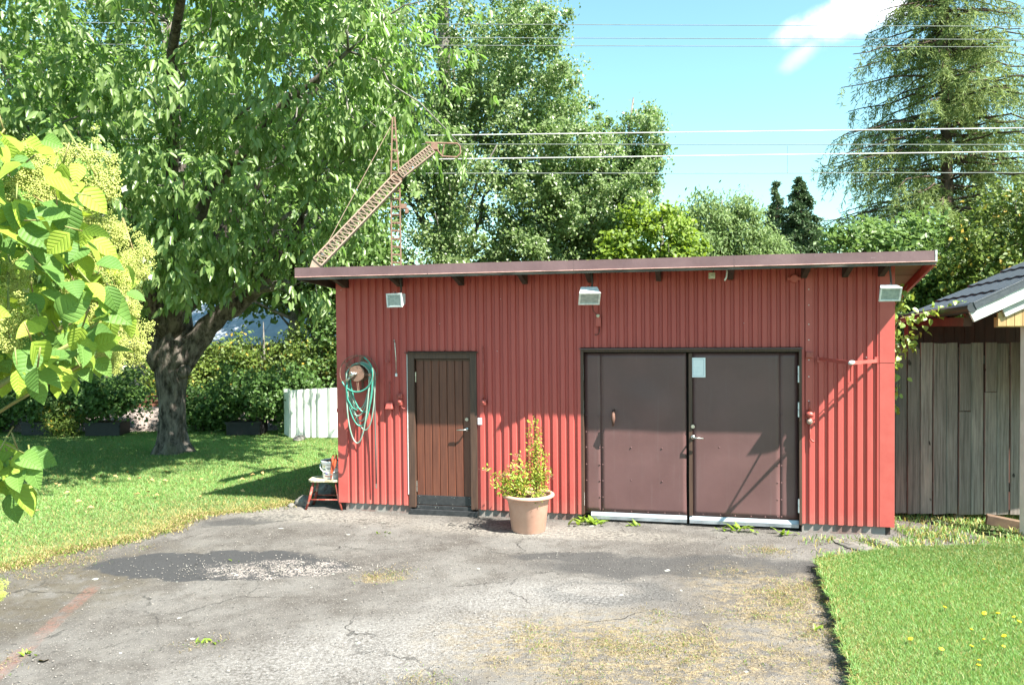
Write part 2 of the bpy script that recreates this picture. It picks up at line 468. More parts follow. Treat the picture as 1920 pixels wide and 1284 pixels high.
def hydr(name, dark, light, tcol):
    b = NB(name)
    rnd = b.n('ShaderNodeObjectInfo').outputs['Random']
    sp = b.n('ShaderNodeSeparateXYZ', {0: b.pos()})
    ay = b.math('ABSOLUTE', sp.outputs[1])
    ph = b.math('FRACT', b.math('MULTIPLY', b.math('SUBTRACT', sp.outputs[0], b.math('MULTIPLY', ay, 0.75)), 78.0))
    tri_ = b.math('ABSOLUTE', b.math('SUBTRACT', ph, 0.5))
    vein = b.math('MAXIMUM', b.step(tri_, 0.42, 0.48), b.step(ay, 0.0016, 0.0006))
    col = b.mix(b.math('ADD', b.math('MULTIPLY', rnd, 0.8), b.math('MULTIPLY', b.noise(40, 3), 0.2)), dark, light)
    col = b.mix(b.math('MULTIPLY', vein, 0.22), col, tuple(min(1, c * 1.7) for c in light))
    h = b.math('SUBTRACT', b.math('MULTIPLY', b.step(tri_, 0.5, 0.2), 0.6), vein)
    nrm = b.bump(b.math('ADD', h, b.math('MULTIPLY', b.noise(160, 3), 0.5)), 0.6, 0.002)
    p = b.pbr(col, 0.55, 0, nrm, 0.28)
    t = b.n('ShaderNodeBsdfTranslucent', {'Color': b.mix(0.6, col, tcol), 'Normal': nrm}).outputs[0]
    return b.done(b.n('ShaderNodeMixShader', {0: 0.33, 1: p, 2: t}).outputs[0])
M['hydrangea_leaf'] = hydr('hydrangea_leaf', (0.17, 0.27, 0.035), (0.34, 0.45, 0.06), (0.48, 0.60, 0.05))
M['hydrangea_old'] = hydr('hydrangea_dark_leaf', (0.075, 0.165, 0.038), (0.16, 0.28, 0.06), (0.30, 0.46, 0.05))
M['panicle'] = leafmat('hydrangea_floret', (0.47, 0.52, 0.14), (0.56, 0.60, 0.20), 0.25, (0.7, 0.7, 0.2), 0.6, 0.3, 8.0)
M['sepal'] = leafmat('white_sepal', (0.72, 0.66, 0.58), (0.82, 0.80, 0.74), 0.3, (0.8, 0.75, 0.65), 0.6, 0.3, 8.0)
M['spirea_leaf'] = leafmat('spirea_leaf', (0.15, 0.235, 0.03), (0.36, 0.42, 0.055), 0.34, (0.5, 0.55, 0.05), 0.45, 0.4, 6.0, hue=((0.42, 0.20, 0.08), 0.88))
M['spirea_flower'] = leafmat('faded_spirea_flower', (0.42, 0.22, 0.16), (0.55, 0.36, 0.28), 0.3, None, 0.7, 0.2, 8.0)
M['weed_leaf'] = leafmat('weed_leaf', (0.10, 0.20, 0.02), (0.26, 0.36, 0.04), 0.34, None, 0.45, 0.4, 6.0)
M['vine_leaf'] = leafmat('vine_leaf', (0.10, 0.20, 0.04), (0.30, 0.40, 0.08), 0.36, (0.45, 0.55, 0.06), 0.4, 0.5, 2.0)
M['dandelion'] = simple('yellow_petals', (0.80, 0.56, 0.01), (0.85, 0.65, 0.02), 30, 0.6)
M['cable_pale'] = simple('pale_cable_sheath', (0.62, 0.62, 0.60), (0.5, 0.5, 0.48), 3, 0.4)
M['cable_dark'] = simple('dark_copper_wire', (0.16, 0.18, 0.17), (0.2, 0.22, 0.2), 3, 0.4)
M['ballast'] = simple('railway_ballast', (0.30, 0.245, 0.215), (0.16, 0.13, 0.115), 9, 0.95, bump=1.0, bscale=20, bdist=0.05)
M['barn_wall'] = simple('grey_barn_board', (0.20, 0.20, 0.19), (0.13, 0.13, 0.125), 4, 0.8, stretch=(3, 3, 0.4))
M['barn_roof'] = simple('pale_metal_roof', (0.38, 0.43, 0.50), (0.32, 0.37, 0.44), 3, 0.5)
M['stone'] = simple('grey_fieldstone', (0.17, 0.155, 0.14), (0.09, 0.085, 0.075), 9, 0.9, bump=0.6, bscale=20)
M['pebble'] = simple('pale_pebble', (0.33, 0.30, 0.27), (0.18, 0.16, 0.14), 3, 0.85)

def grass_mat():
    b = NB('grass_blade')
    a = b.n('ShaderNodeVertexColor', layer_name='tone').outputs[0]
    p = b.pbr(a, 0.5, 0, None, 0.35)
    t = b.n('ShaderNodeBsdfTranslucent', {'Color': b.mix(1.0, a, (1.5, 1.45, 0.8), 'MULTIPLY')}).outputs[0]
    return b.done(b.n('ShaderNodeMixShader', {0: 0.3, 1: p, 2: t}).outputs[0])
M['grass'] = grass_mat()
M['lawn_soil'] = simple('mossy_lawn_soil', (0.075, 0.115, 0.028), (0.15, 0.155, 0.06), 4, 0.95, bump=0.6, bscale=30, bdist=0.02)
M['earth'] = simple('crumbly_edge_soil', (0.055, 0.042, 0.032), (0.12, 0.095, 0.07), 14, 0.95, bump=1.0, bscale=30, bdist=0.03)
def groundm():
    b = NB('rough_ground')
    col = b.mix(b.step(b.noise(0.6, 6), 0.35, 0.65), (0.06, 0.085, 0.028), (0.12, 0.115, 0.06))
    col = b.mix(b.step(b.noise(7, 6), 0.45, 0.7), col, (0.17, 0.15, 0.09))
    return b.done(b.pbr(col, 0.95, 0, b.bump(b.noise(14, 5), 0.7, 0.04), 0.2))
M['ground'] = groundm()

def asphalt():
    b = NB('old_patched_asphalt')
    P = b.pos()
    sp = b.n('ShaderNodeSeparateXYZ', {0: P})
    wob = b.n('ShaderNodeTexNoise', {'Vector': P, 'Scale': 2.2, 'Detail': 6.0, 'Roughness': 0.6}).outputs['Color']
    ws = b.n('ShaderNodeSeparateXYZ', {0: wob})
    X = b.math('ADD', sp.outputs[0], b.math('MULTIPLY', b.math('SUBTRACT', ws.outputs[0], 0.5), 0.55))
    Y = b.math('ADD', sp.outputs[1], b.math('MULTIPLY', b.math('SUBTRACT', ws.outputs[1], 0.5), 0.55))
    def ell(cx, cy, rx, ry, rot=0.0, lo=1.15, hi=0.8):
        dx, dy = b.math('SUBTRACT', X, cx), b.math('SUBTRACT', Y, cy)
        c, s = math.cos(rot), math.sin(rot)
        u = b.math('DIVIDE', b.math('ADD', b.math('MULTIPLY', dx, c), b.math('MULTIPLY', dy, s)), rx)
        v = b.math('DIVIDE', b.math('ADD', b.math('MULTIPLY', dx, -s), b.math('MULTIPLY', dy, c)), ry)
        r = b.math('SQRT', b.math('ADD', b.math('MULTIPLY', u, u), b.math('MULTIPLY', v, v)))
        return b.step(r, lo, hi)
    big, mid, fine = b.noise(0.9, 6, 0.6), b.noise(5, 6, 0.65), b.noise(120, 3, 0.7)
    col = b.mix(b.step(big, 0.3, 0.7), (0.122, 0.109, 0.099), (0.235, 0.221, 0.206))
    col = b.mix(b.math('MULTIPLY', b.step(mid, 0.45, 0.75), 0.5), col, (0.30, 0.275, 0.25))
    m2 = b.noise(2.4, 7, 0.7)
    col = b.mix(b.math('MULTIPLY', b.step(m2, 0.55, 0.36), 0.55), col, (0.085, 0.072, 0.062))
    # light aggregate showing through the binder
    vo = b.n('ShaderNodeTexVoronoi', {'Vector': P, 'Scale': 75.0}, feature='F1')
    vr = b.n('ShaderNodeSeparateColor', {0: vo.outputs['Color']}).outputs[0]
    agg = b.math('MULTIPLY', b.step(vr, 0.55, 0.9), b.step(vo.outputs[0], 0.55, 0.3))
    col = b.mix(b.math('MULTIPLY', agg, 0.55), col, (0.52, 0.48, 0.43))
    v2 = b.n('ShaderNodeTexVoronoi', {'Vector': P, 'Scale': 34.0}, feature='F1')
    vr2 = b.n('ShaderNodeSeparateColor', {0: v2.outputs['Color']}).outputs[1]
    chip = b.math('MULTIPLY', b.step(vr2, 0.80, 0.86), b.step(v2.outputs[0], 0.42, 0.30))
    col = b.mix(b.math('MULTIPLY', chip, 0.5), col, b.mix(vr, (0.10, 0.09, 0.085), (0.42, 0.38, 0.35)))
    pit = b.math('MULTIPLY', b.step(vr2, 0.16, 0.10), b.step(v2.outputs[0], 0.45, 0.25))
    col = b.mix(b.math('MULTIPLY', pit, 0.55), col, (0.06, 0.054, 0.05))
    col = b.mix(b.math('MULTIPLY', b.step(fine, 0.5, 0.3), 0.6), col, (0.07, 0.062, 0.055))
    # damp brown strip along the lawn, darker resurfaced patches
    moss = b.math('MULTIPLY', ell(-4.35, 7.0, 0.75, 1.5, R(-25), 1.5, 0.5), b.step(mid, 0.3, 0.6))
    col = b.mix(b.math('MULTIPLY', moss, 0.6), col, (0.10, 0.078, 0.042))
    dark = ell(-3.0, 7.93, 1.38, 0.50, R(-4), 1.03, 0.93)
    dcol = b.mix(b.math('MULTIPLY', fine, 0.35), (0.056, 0.056, 0.060), (0.098, 0.097, 0.097))
    dust = b.math('MULTIPLY', b.math('MULTIPLY', ell(-2.3, 7.75, 0.8, 0.35), b.step(vr, 0.45, 0.7)), b.step(mid, 0.38, 0.58))
    dcol = b.mix(dust, dcol, (0.62, 0.54, 0.49))
    col = b.mix(b.math('MULTIPLY', dark, 0.95), col, dcol)
    for e in ((1.75, 7.75, 1.55, 0.34, R(-2)), (0.55, 8.15, 0.6, 0.18, 0.0), (-3.3, 9.75, 0.55, 0.2, R(15))):
        col = b.mix(b.math('MULTIPLY', ell(*e), 0.8), col, b.mix(agg, (0.072, 0.070, 0.070), (0.16, 0.15, 0.145)))
    ring = b.math('SUBTRACT', ell(0.85, 7.0, 0.55, 0.36, 0, 1.2, 0.9), ell(0.80, 7.08, 0.40, 0.24, 0, 1.1, 0.8), clamp=True)
    col = b.mix(b.math('MULTIPLY', ring, 0.7), col, (0.075, 0.072, 0.07))
    # bleached, scuffed band across the middle
    pale = b.math('MULTIPLY', b.math('MAXIMUM', ell(-0.9, 5.9, 1.7, 0.62, R(24), 1.4, 0.4), ell(0.2, 6.9, 1.2, 0.5, R(10), 1.4, 0.4)), b.step(b.noise(38, 9, 0.8), 0.40, 0.66))
    col = b.mix(b.math('MULTIPLY', pale, 0.62), col, (0.58, 0.56, 0.54))
    lich = b.step(b.noise(7, 2, 0.4), 0.745, 0.76)
    col = b.mix(b.math('MULTIPLY', lich, 0.85), col, (0.66, 0.67, 0.60))
    # pale sandy apron in front of the doors
    apron = b.math('MULTIPLY', b.math('MAXIMUM', ell(-2.6, 10.0, 1.6, 0.35, R(-14), 1.4, 0.5), ell(0.2, 9.15, 1.8, 0.3, R(-13), 1.4, 0.5)), b.step(b.noise(24, 6, 0.7), 0.40, 0.6))
    col = b.mix(b.math('MULTIPLY', apron, 0.75), col, (0.42, 0.385, 0.335))
    # straw and dead grass matted into the surface
    st = b.math('MAXIMUM', ell(0.95, 5.7, 1.5, 0.75, R(-12), 1.35, 0.5), ell(2.35, 6.6, 0.75, 1.1, R(12), 1.4, 0.4))
    st = b.math('MAXIMUM', st, ell(-1.35, 7.5, 0.28, 0.16))
    straw = b.math('MULTIPLY', st, b.step(b.noise(7, 8, 0.8, stretch=(1, 1.6, 1)), 0.43, 0.58))
    col = b.mix(b.math('MULTIPLY', straw, 0.75), col, b.mix(b.step(b.noise(60, 4), 0.35, 0.65), (0.20, 0.14, 0.07), (0.50, 0.40, 0.24)))
    # faded red painted line
    ln = b.math('SUBTRACT', sp.outputs[0], b.math('ADD', -3.82, b.math('MULTIPLY', b.math('SUBTRACT', sp.outputs[1], 6.5), -0.165)))
    lm = b.math('MULTIPLY', b.step(b.math('ABSOLUTE', b.math('SUBTRACT', ln, 0.0)), 0.085, 0.05), b.step(sp.outputs[1], 7.5, 7.25))
    lm = b.math('MULTIPLY', lm, b.math('MULTIPLY', b.step(b.noise(24, 7, 0.75), 0.34, 0.62), b.step(b.noise(2.5, 4), 0.3, 0.55)))
    col = b.mix(b.math('MULTIPLY', lm, 0.45), col, (0.36, 0.155, 0.12))
    # hairline cracks
    ck = b.n('ShaderNodeTexVoronoi', {'Vector': b.n('ShaderNodeVectorMath', {0: P, 1: b.n('ShaderNodeVectorMath', {0: wob, 3: 0.5}, operation='SCALE').outputs[0]}, operation='ADD').outputs[0], 'Scale': 0.8}, feature='DISTANCE_TO_EDGE').outputs[0]
    crack = b.math('MULTIPLY', b.step(ck, 0.011, 0.003), b.math('MULTIPLY', b.step(big, 0.46, 0.6), b.step(mid, 0.40, 0.52)))
    col = b.mix(b.math('MULTIPLY', crack, 0.6), col, (0.03, 0.027, 0.024))
    col = b.mix(1.0, col, (0.60, 0.60, 0.60), 'MULTIPLY')
    ck4 = b.n('ShaderNodeTexVoronoi', {'Vector': b.n('ShaderNodeVectorMath', {0: P, 1: wob}, operation='ADD').outputs[0], 'Scale': 3.2}, feature='DISTANCE_TO_EDGE').outputs[0]
    crack4 = b.math('MULTIPLY', b.step(ck4, 0.05, 0.015), b.math('MULTIPLY', ell(-1.9, 9.55, 0.75, 0.22, R(-14), 1.2, 0.6), b.step(mid, 0.4, 0.55)))
    col = b.mix(b.math('MULTIPLY', crack4, 0.85), col, (0.03, 0.026, 0.022))
    h = b.math('ADD', b.math('SUBTRACT', b.math('MULTIPLY', fine, 0.6), pit), b.math('ADD', b.math('ADD', agg, chip), b.math('MULTIPLY', crack, -2.0)))
    return b.done(b.pbr(col, 0.88, 0, b.bump(h, 0.8, 0.009), 0.3))
M['asphalt'] = asphalt()

# ------------------------------------------------------------------ ground, driveway, lawns
g = MB()
g.add([(-2500, -2500, -0.03), (2500, -2500, -0.03), (2500, 2500, -0.03), (-2500, 2500, -0.03)], [(0, 1, 2, 3)])
tag(g.build('ground', M['ground']), kind='structure')

def hnoise(x, y):
    return (np.sin(x * 1.7 + 0.6 * np.sin(y * 1.3)) * 0.5 + np.sin(y * 2.3 + x * 0.7) * 0.3 + np.sin(x * 4.1 - y * 3.3) * 0.2)
nx, ny = 96, 110
gx, gy = np.meshgrid(np.linspace(-9.0, 5.2, nx), np.linspace(0.0, 11.9, ny), indexing='ij')
gz = hnoise(gx, gy) * 0.010
V = np.stack([gx, gy, gz], -1).reshape(-1, 3)
i, j = np.meshgrid(np.arange(nx - 1), np.arange(ny - 1), indexing='ij')
a = (i * ny + j).ravel()
me = np_mesh('driveway', V, np.stack([a, a + ny, a + ny + 1, a + 1], 1))
dw = finish('driveway', me, M['asphalt'], smooth=True)
tag(dw, kind='structure')

EDGE_L = [(-9.5, 4.6), (-8.0, 5.6), (-6.4, 6.9), (-5.23, 7.85), (-4.95, 8.5), (-4.5, 8.85), (-4.2, 9.4), (-4.2, 10.0), (-3.65, 10.25), (-3.12, 10.65), (-2.9, 11.1), (-2.45, 11.7)]
LAWN_L = EDGE_L + [(-1.6, 14.5), (-2.0, 18.0), (-24, 18.6), (-24, 4.6)]
EDGE_R = [(1.2, 1.9), (1.68, 3.35), (2.19, 4.97), (2.37, 5.5), (2.55, 6.1), (2.80, 6.95), (2.99, 7.63), (3.22, 7.80)]
LAWN_R = EDGE_R + [(4.08, 8.05), (5.35, 8.1), (9, 8.15), (12, 2.0)]
def poly_sheet(name, poly, z, mat, skirt=0.0):
    m = MB()
    n = len(poly)
    m.add([(x, y, z) for x, y in poly], [tuple(range(n))])
    if skirt:
        for k in range(n):
            (x0, y0), (x1, y1) = poly[k], poly[(k + 1) % n]
            m.add([(x0, y0, z - skirt), (x1, y1, z - skirt), (x1, y1, z), (x0, y0, z)], [(0, 1, 2, 3)])
    me = m.mesh(name)
    o = finish(name, me, mat)
    return tag(o, kind='structure')
import bmesh
def tri(o):
    bm = bmesh.new(); bm.from_mesh(o.data)
    bmesh.ops.triangulate(bm, faces=[f for f in bm.faces if len(f.verts) > 4])
    bmesh.ops.recalc_face_normals(bm, faces=bm.faces)
    bm.to_mesh(o.data); bm.free()
def dense(edge, step=0.06, amp=0.03):
    out = []
    for (x0, y0), (x1, y1) in zip(edge[:-1], edge[1:]):
        n = max(1, int(math.hypot(x1 - x0, y1 - y0) / step))
        for k in range(n):
            t = k / n
            out.append((x0 + (x1 - x0) * t + random.uniform(-amp, amp), y0 + (y1 - y0) * t + random.uniform(-amp, amp)))
    return out + [edge[-1]]
ED_R = dense(EDGE_R, 0.06, 0.03)
tri(poly_sheet('lawn', dense(EDGE_L, 0.1, 0.05) + LAWN_L[len(EDGE_L):], 0.012, M['lawn_soil']))
tri(poly_sheet('lawn.001', ED_R + LAWN_R[len(EDGE_R):], 0.085, M['earth'], 0.12))

def inside(px, py, poly):
    r = np.zeros(len(px), bool)
    n = len(poly)
    for k in range(n):
        (x0, y0), (x1, y1) = poly[k], poly[(k + 1) % n]
        c = ((y0 > py) != (y1 > py)) & (px < (x1 - x0) * (py - y0) / (y1 - y0 + 1e-12) + x0)
        r ^= c
    return r
def edge_dist(px, py, edge):
    d = np.full(len(px), 9.0)
    for (x0, y0), (x1, y1) in zip(edge[:-1], edge[1:]):
        ex, ey = x1 - x0, y1 - y0
        t = np.clip(((px - x0) * ex + (py - y0) * ey) / (ex * ex + ey * ey), 0, 1)
        d = np.minimum(d, np.hypot(px - x0 - t * ex, py - y0 - t * ey))
    return d
def blades(x, y, z, L, W, lean, tone):
    n = len(x)
    az = RNG.uniform(0, 2 * np.pi, n)
    bend = RNG.uniform(0, 2 * np.pi, n)
    sx, sy = np.cos(az) * W / 2, np.sin(az) * W / 2
    lx, ly = np.cos(bend) * L * lean, np.sin(bend) * L * lean
    B = np.stack([x, y, z], 1)
    side = np.stack([sx, sy, np.zeros(n)], 1)
    m = B + np.stack([lx * .35, ly * .35, L * .62], 1)
    t = B + np.stack([lx, ly, L * (1 - .45 * lean)], 1)
    V = np.stack([B - side, B + side, m + side * .75, t, m - side * .75], 1).reshape(-1, 3)
    b = np.arange(n)[:, None] * 5
    F = np.concatenate([b + [0, 1, 2], b + [0, 2, 4], b + [4, 2, 3]], 0)
    C = np.repeat(tone, 5, 0)
    return V, F, C
def blades1(x, y, z, L, W, lean, tone):
    n = len(x)
    az = RNG.uniform(0, 2 * np.pi, n); bend = RNG.uniform(0, 2 * np.pi, n)
    side = np.stack([np.cos(az) * W / 2, np.sin(az) * W / 2, np.zeros(n)], 1)
    B = np.stack([x, y, z], 1)
    t = B + np.stack([np.cos(bend) * L * lean, np.sin(bend) * L * lean, L * (1 - .45 * lean)], 1)
    V = np.stack([B - side, B + side, t], 1).reshape(-1, 3)
    return V, np.arange(n * 3).reshape(-1, 3), np.repeat(tone, 3, 0)
def tones(n, x, y, dry):
    k = RNG.random(n)[:, None]
    p = (np.sin(x * 2.1 + np.sin(y * 1.7) * 1.3) * np.sin(y * 2.6 + x) * .5 + .5)[:, None]
    g = np.array([0.108, 0.212, 0.052]) * (1 - k) + np.array([0.165, 0.285, 0.082]) * k
    q = (np.sin(x * .9 + 1.7 * np.sin(y * .8)) * .5 + .5)[:, None]
    g = g * (1 - .5 * p) + np.array([0.185, 0.28, 0.09]) * .5 * p
    g = g * (.82 + .36 * q)
    d = np.array([0.34, 0.29, 0.11])
    isd = (RNG.random(n) < dry)[:, None]
    return np.where(isd, d * RNG.uniform(.6, 1.25, (n, 1)), g)
def lawn(name, poly, edge, z, n, box, label, near_dry, size):
    x = RNG.uniform(box[0], box[1], n); y = RNG.uniform(box[2], box[3], n)
    k = inside(x, y, poly) & (np.abs(x) < 0.92 * y + 2.0)
    x, y = x[k], y[k]
    e = edge_dist(x, y, edge)
    keep = RNG.random(len(x)) < np.clip(0.8 + e * .8, 0, 1)
    x, y, e = x[keep], y[keep], e[keep]
    m = len(x)
    dry = np.clip(near_dry[0] + near_dry[1] * np.exp(-e / near_dry[2]), 0, 0.95)
    dist = np.hypot(x, y)
    L = (RNG.uniform(0.55, 1.2, m) + 0.9 * (RNG.random(m) < .012)) * size * (0.7 + 0.3 * np.clip(e * 2, 0, 1))
    W = 0.0020 + 0.00058 * dist
    V, F, C = blades1(x, y, np.full(m, z), L * 1.1, W * 1.25, RNG.uniform(.25, 1.0, m), tones(m, x, y, dry))
    o = finish(name, np_mesh(name, V, F, C), M['grass'])
    return tag(o, label, 'grass', kind='stuff')
lawn('lawn_grass', LAWN_L, EDGE_L, 0.014, 640000, (-17.5, -1.6, 5.0, 18.4), 'mown lawn grass under and around the old cherry tree', (0.10, 0.85, 0.45), 0.042)
lawn('lawn_grass.001', LAWN_R, EDGE_R, 0.082, 760000, (1.7, 9.6, 4.0, 8.2), 'raised lawn grass beside the asphalt at lower right', (0.15, 0.35, 0.12), 0.036)
# grass hanging over the cut edge of the raised lawn
ex, ey = np.array(ED_R).T
pick = RNG.integers(0, len(ex) - 1, 3800)
t = RNG.random(3800)
px, py = ex[pick] + (ex[pick + 1] - ex[pick]) * t, ey[pick] + (ey[pick + 1] - ey[pick]) * t
V, F, C = blades(px + RNG.normal(0, .015, 3800), py + RNG.normal(0, .015, 3800), np.full(3800, .08), RNG.uniform(.03, .08, 3800), np.full(3800, .006), RNG.uniform(.6, 1.4, 3800), tones(3800, px, py, .25))
tag(finish('edge_grass', np_mesh('edge_grass', V, F, C), M['grass']), 'grass hanging over the cut soil edge of the raised lawn', 'grass', kind='stuff')
ex, ey = np.array(dense(EDGE_L, .05, .05)).T
n = 15000
pick = RNG.integers(0, len(ex) - 1, n)
px, py = ex[pick] + RNG.normal(.05, .10, n), ey[pick] - np.abs(RNG.normal(0, .09, n)) + .06
tn = np.where(RNG.random((n, 1)) < .7, np.array([.36, .29, .13]) * RNG.uniform(.5, 1.2, (n, 1)), np.array([.12, .20, .03]))
V, F, C = blades(px, py, np.full(n, .0), RNG.uniform(.02, .06, n), np.full(n, .010), RNG.uniform(.7, 1.6, n), tn)
V[:, 2] = np.maximum(V[:, 2], .004)
tag(finish('edge_grass', np_mesh('edge_grass', V, F, C), M['grass']), 'dry straw fringe where the left lawn meets the asphalt', 'grass', kind='stuff')
# rough strip of weeds between the raised lawn and the plank fence
n = 26000
x = RNG.uniform(3.1, 7.6, n); y = RNG.uniform(7.75, 9.75, n)
k = (RNG.random(n) < (0.42 + 0.4 * np.sin(x * 5) * np.sin(y * 7)) * np.clip((x - 3.0) / 1.2, .1, 1)) & ~((x < 4.4) & (y > 8.7)) & ~inside(x, y, LAWN_R)
x, y = x[k], y[k]
V, F, C = blades(x, y, np.zeros(len(x)), RNG.uniform(.03, .10, len(x)), np.full(len(x), .011), RNG.uniform(.3, 1.2, len(x)), tones(len(x), x, y, .3) * 1.15)
tag(finish('rough_grass', np_mesh('rough_grass', V, F, C), M['grass']), 'ragged weeds and dry grass along the foot of the plank fence', 'grass', kind='stuff')
# dead grass tufts on the driveway
spots = [(0.95, 5.7, 1.4, .65, 5200), (2.4, 6.6, .55, 1.0, 4200), (-1.35, 7.5, .25, .12, 500), (-.6, 5.25, .3, .12, 300), (2.75, 8.25, .5, .12, 500), (-4.7, 8.1, .5, .9, 1800), (-3.75, 5.6, .16, .1, 160), (-2.35, 5.95, .1, .06, 90)]
xs, ys = [], []
for cx, cy, rx, ry, c in spots:
    cl_ = RNG.normal(0, .45, (max(6, c // 90), 2)) * [rx, ry] + [cx, cy]
    q = cl_[RNG.integers(0, len(cl_), c)] + RNG.normal(0, .13, (c, 2)) * RNG.random((c, 1)) ** .5
    xs.append(q[:, 0]); ys.append(q[:, 1])
x, y = np.concatenate(xs), np.concatenate(ys)
k = ~inside(x, y, LAWN_R) & ~inside(x, y, LAWN_L)
x, y = x[k], y[k]
m = len(x)
tn = np.where(RNG.random((m, 1)) < .82, np.array([.34, .27, .145]) * RNG.uniform(.35, 1.2, (m, 1)), np.array([.13, .22, .03]))
V, F, C = blades(x, y, np.full(m, .0), RNG.uniform(.012, .038, m), np.full(m, .0045), RNG.uniform(.9, 1.9, m), tn)
V[:, 2] = np.maximum(V[:, 2], .004)
tag(finish('dry_grass', np_mesh('dry_grass', V, F, C), M['grass']), 'straw coloured dead grass matted on the old asphalt', 'grass', kind='stuff')
# loose pebbles
n = 2600
x = np.concatenate([RNG.normal(-2.35, .55, 900), RNG.uniform(-4.6, 3, n - 900)]); y = np.concatenate([RNG.normal(7.75, .16, 900), RNG.uniform(5.0, 9.2, n - 900)])
k = ~inside(x, y, LAWN_R) & ~inside(x, y, LAWN_L)
x, y = x[k], y[k]; m = len(x)
r = RNG.uniform(.003, .0085, m)[:, None]
oct_ = np.array([(1, 0, 0), (-1, 0, 0), (0, 1, 0), (0, -1, 0), (0, 0, .7), (0, 0, -.7)])
V = (np.stack([x, y, np.full(m, .012)], 1)[:, None, :] + oct_[None] * r[:, None, :] * RNG.uniform(.6, 1.3, (m, 6, 1))).reshape(-1, 3)
of = np.array([(0, 2, 4), (2, 1, 4), (1, 3, 4), (3, 0, 4), (2, 0, 5), (1, 2, 5), (3, 1, 5), (0, 3, 5)])
F = (np.arange(m)[:, None, None] * 6 + of[None]).reshape(-1, 3)
tag(finish('loose_pebbles', np_mesh('loose_pebbles', V, F), M['pebble']), 'loose pale pebbles strewn over the asphalt', 'gravel', kind='stuff')
# the raised lawn: soil-green top, bare cut sides
_lw = bpy.data.objects['lawn.001']
_lw.data.materials.append(M['lawn_soil'])
for p in _lw.data.polygons:
    p.material_index = 1 if abs(p.normal.z) > 0.9 else 0

# ------------------------------------------------------------------ the corrugated shed
FOOT = (DIST * math.sin(YAW), DIST * math.cos(YAW), 0)
shed = thing('corrugated_shed', 'low red corrugated metal shed with flat brown roof and brown doors', 'shed', FOOT, -YAW)
SK, SL = 0.128, -0.094            # roof and side walls run back askew (per metre) and the roof falls to the back
S0, S1 = -4.526, 2.247
PITCH = 0.1033
def corr(s0, s1, z0, z1, y0=0.0, depth=0.023, pitch=PITCH, ph=0.0, slope=0.0):
    prof = [(0.0, 0), (0.050, 0), (0.061, 1), (0.093, 1), (0.1033, 0)]
    pts, k = [], math.floor((s0 - ph) / pitch) - 1
    while True:
        base = ph + k * pitch
        if base > s1: break
        for u, d in prof[:-1]:
            pts.append((base + u * pitch / 0.1033, d))
        k += 1
    out = []
    for (a, da), (b, db) in zip(pts[:-1], pts[1:]):
        if b <= s0 or a >= s1: continue
        for s in (max(a, s0), min(b, s1)):
            d = da + (db - da) * (s - a) / (b - a)
            if not out or s - out[-1][0] > 1e-6: out.append((s, d))
    return [(s, y0 + d * depth) for s, d in out]
def sheet(name, s0, s1, z0, z1, mat, parent, **kw):
    pr = corr(s0, s1, z0, z1, **kw)
    m, n = MB(), len(pr)
    m.add([(s, y, z0) for s, y in pr] + [(s, y, z1) for s, y in pr], [(k, k + 1, n + k + 1, n + k) for k in range(n - 1)])
    t = 0.0012
    m.add([(s, y + t, z0) for s, y in pr] + [(s, y + t, z1) for s, y in pr], [(n + k, n + k + 1, k + 1, k) for k in range(n - 1)])
    m.add([p for s, y in pr for p in ((s, y, z0), (s, y + t, z0))], [(2 * k, 2 * k + 1, 2 * k + 3, 2 * k + 2) for k in range(n - 1)])
    return m.build(name, mat, parent)
DS0, DS1, GS0, GS1 = -3.545, -2.625, -1.304, 1.262
for a, b_, z0 in ((S0 + .135, DS0, .105), (DS0, DS1, 2.10), (DS1, GS0, .092), (GS0, GS1, 2.14), (GS1, S1 - .155, .098)):
    if a == DS1:
        sheet('cladding_sheet', a, b_, z0, 2.13, M['red'], shed)
        sheet('cladding_sheet', a, b_, 2.11, 3.075, M['red'], shed, y0=-.0022)
    else: sheet('cladding_sheet', a, b_, z0, 3.075, M['red'], shed)
MB().box(S0, S0 + .138, -.004, .012, .108, 3.06).build('corner_trim', M['red_flat'], shed, bevel=.002)
MB().box(S1 - .158, S1, -.004, .012, .10, 1.955).build('corner_trim', M['red_flat'], shed, bevel=.002)
MB().box(S1 - .158, S1 + .002, -.0065, .012, 1.958, 3.05).build('corner_trim', M['red_flat'], shed, bevel=.002)
m = MB()        # the wide flat patch behind the hose reel
m.box(-4.525, -4.10, -.0095, -.0055, 1.31, 1.88)
m.build('patch_plate', M['red_flat'], shed)
MB().box(-4.534, -4.44, -.014, -.0105, 1.30, 1.345).build('patch_lip', M['red_flat'], shed)
def skew(x, y): return x + SK * y
def skbox(m, x0, x1, y0, y1, z0, z1, dz0=0.0, dz1=0.0):
    return m.hexa([(skew(x0, y0), y0, z0 + dz0 * y0), (skew(x1, y0), y0, z0 + dz0 * y0), (skew(x1, y1), y1, z0 + dz0 * y1), (skew(x0, y1), y1, z0 + dz0 * y1),
                   (skew(x0, y0), y0, z1 + dz1 * y0), (skew(x1, y0), y0, z1 + dz1 * y0), (skew(x1, y1), y1, z1 + dz1 * y1), (skew(x0, y1), y1, z1 + dz1 * y1)])
BACK = 4.0
m = MB(); m.box(S0 + .03, DS0 + .01, .055, .11, .0, 3.02); m.box(DS1 - .01, GS0 + .01, .055, .11, .0, 3.02); m.box(GS1 - .01, S1 - .03, .055, .11, .0, 3.02)
m.box(DS0 + .01, DS1 - .01, .055, .11, 2.09, 3.02); m.box(GS0 + .01, GS1 - .01, .055, .11, 2.13, 3.02)
m.box(S0 + .05, S1 - .05, .19, .24, .0, 3.0)
m.build('inner_wall', M['dark_wood'], shed)
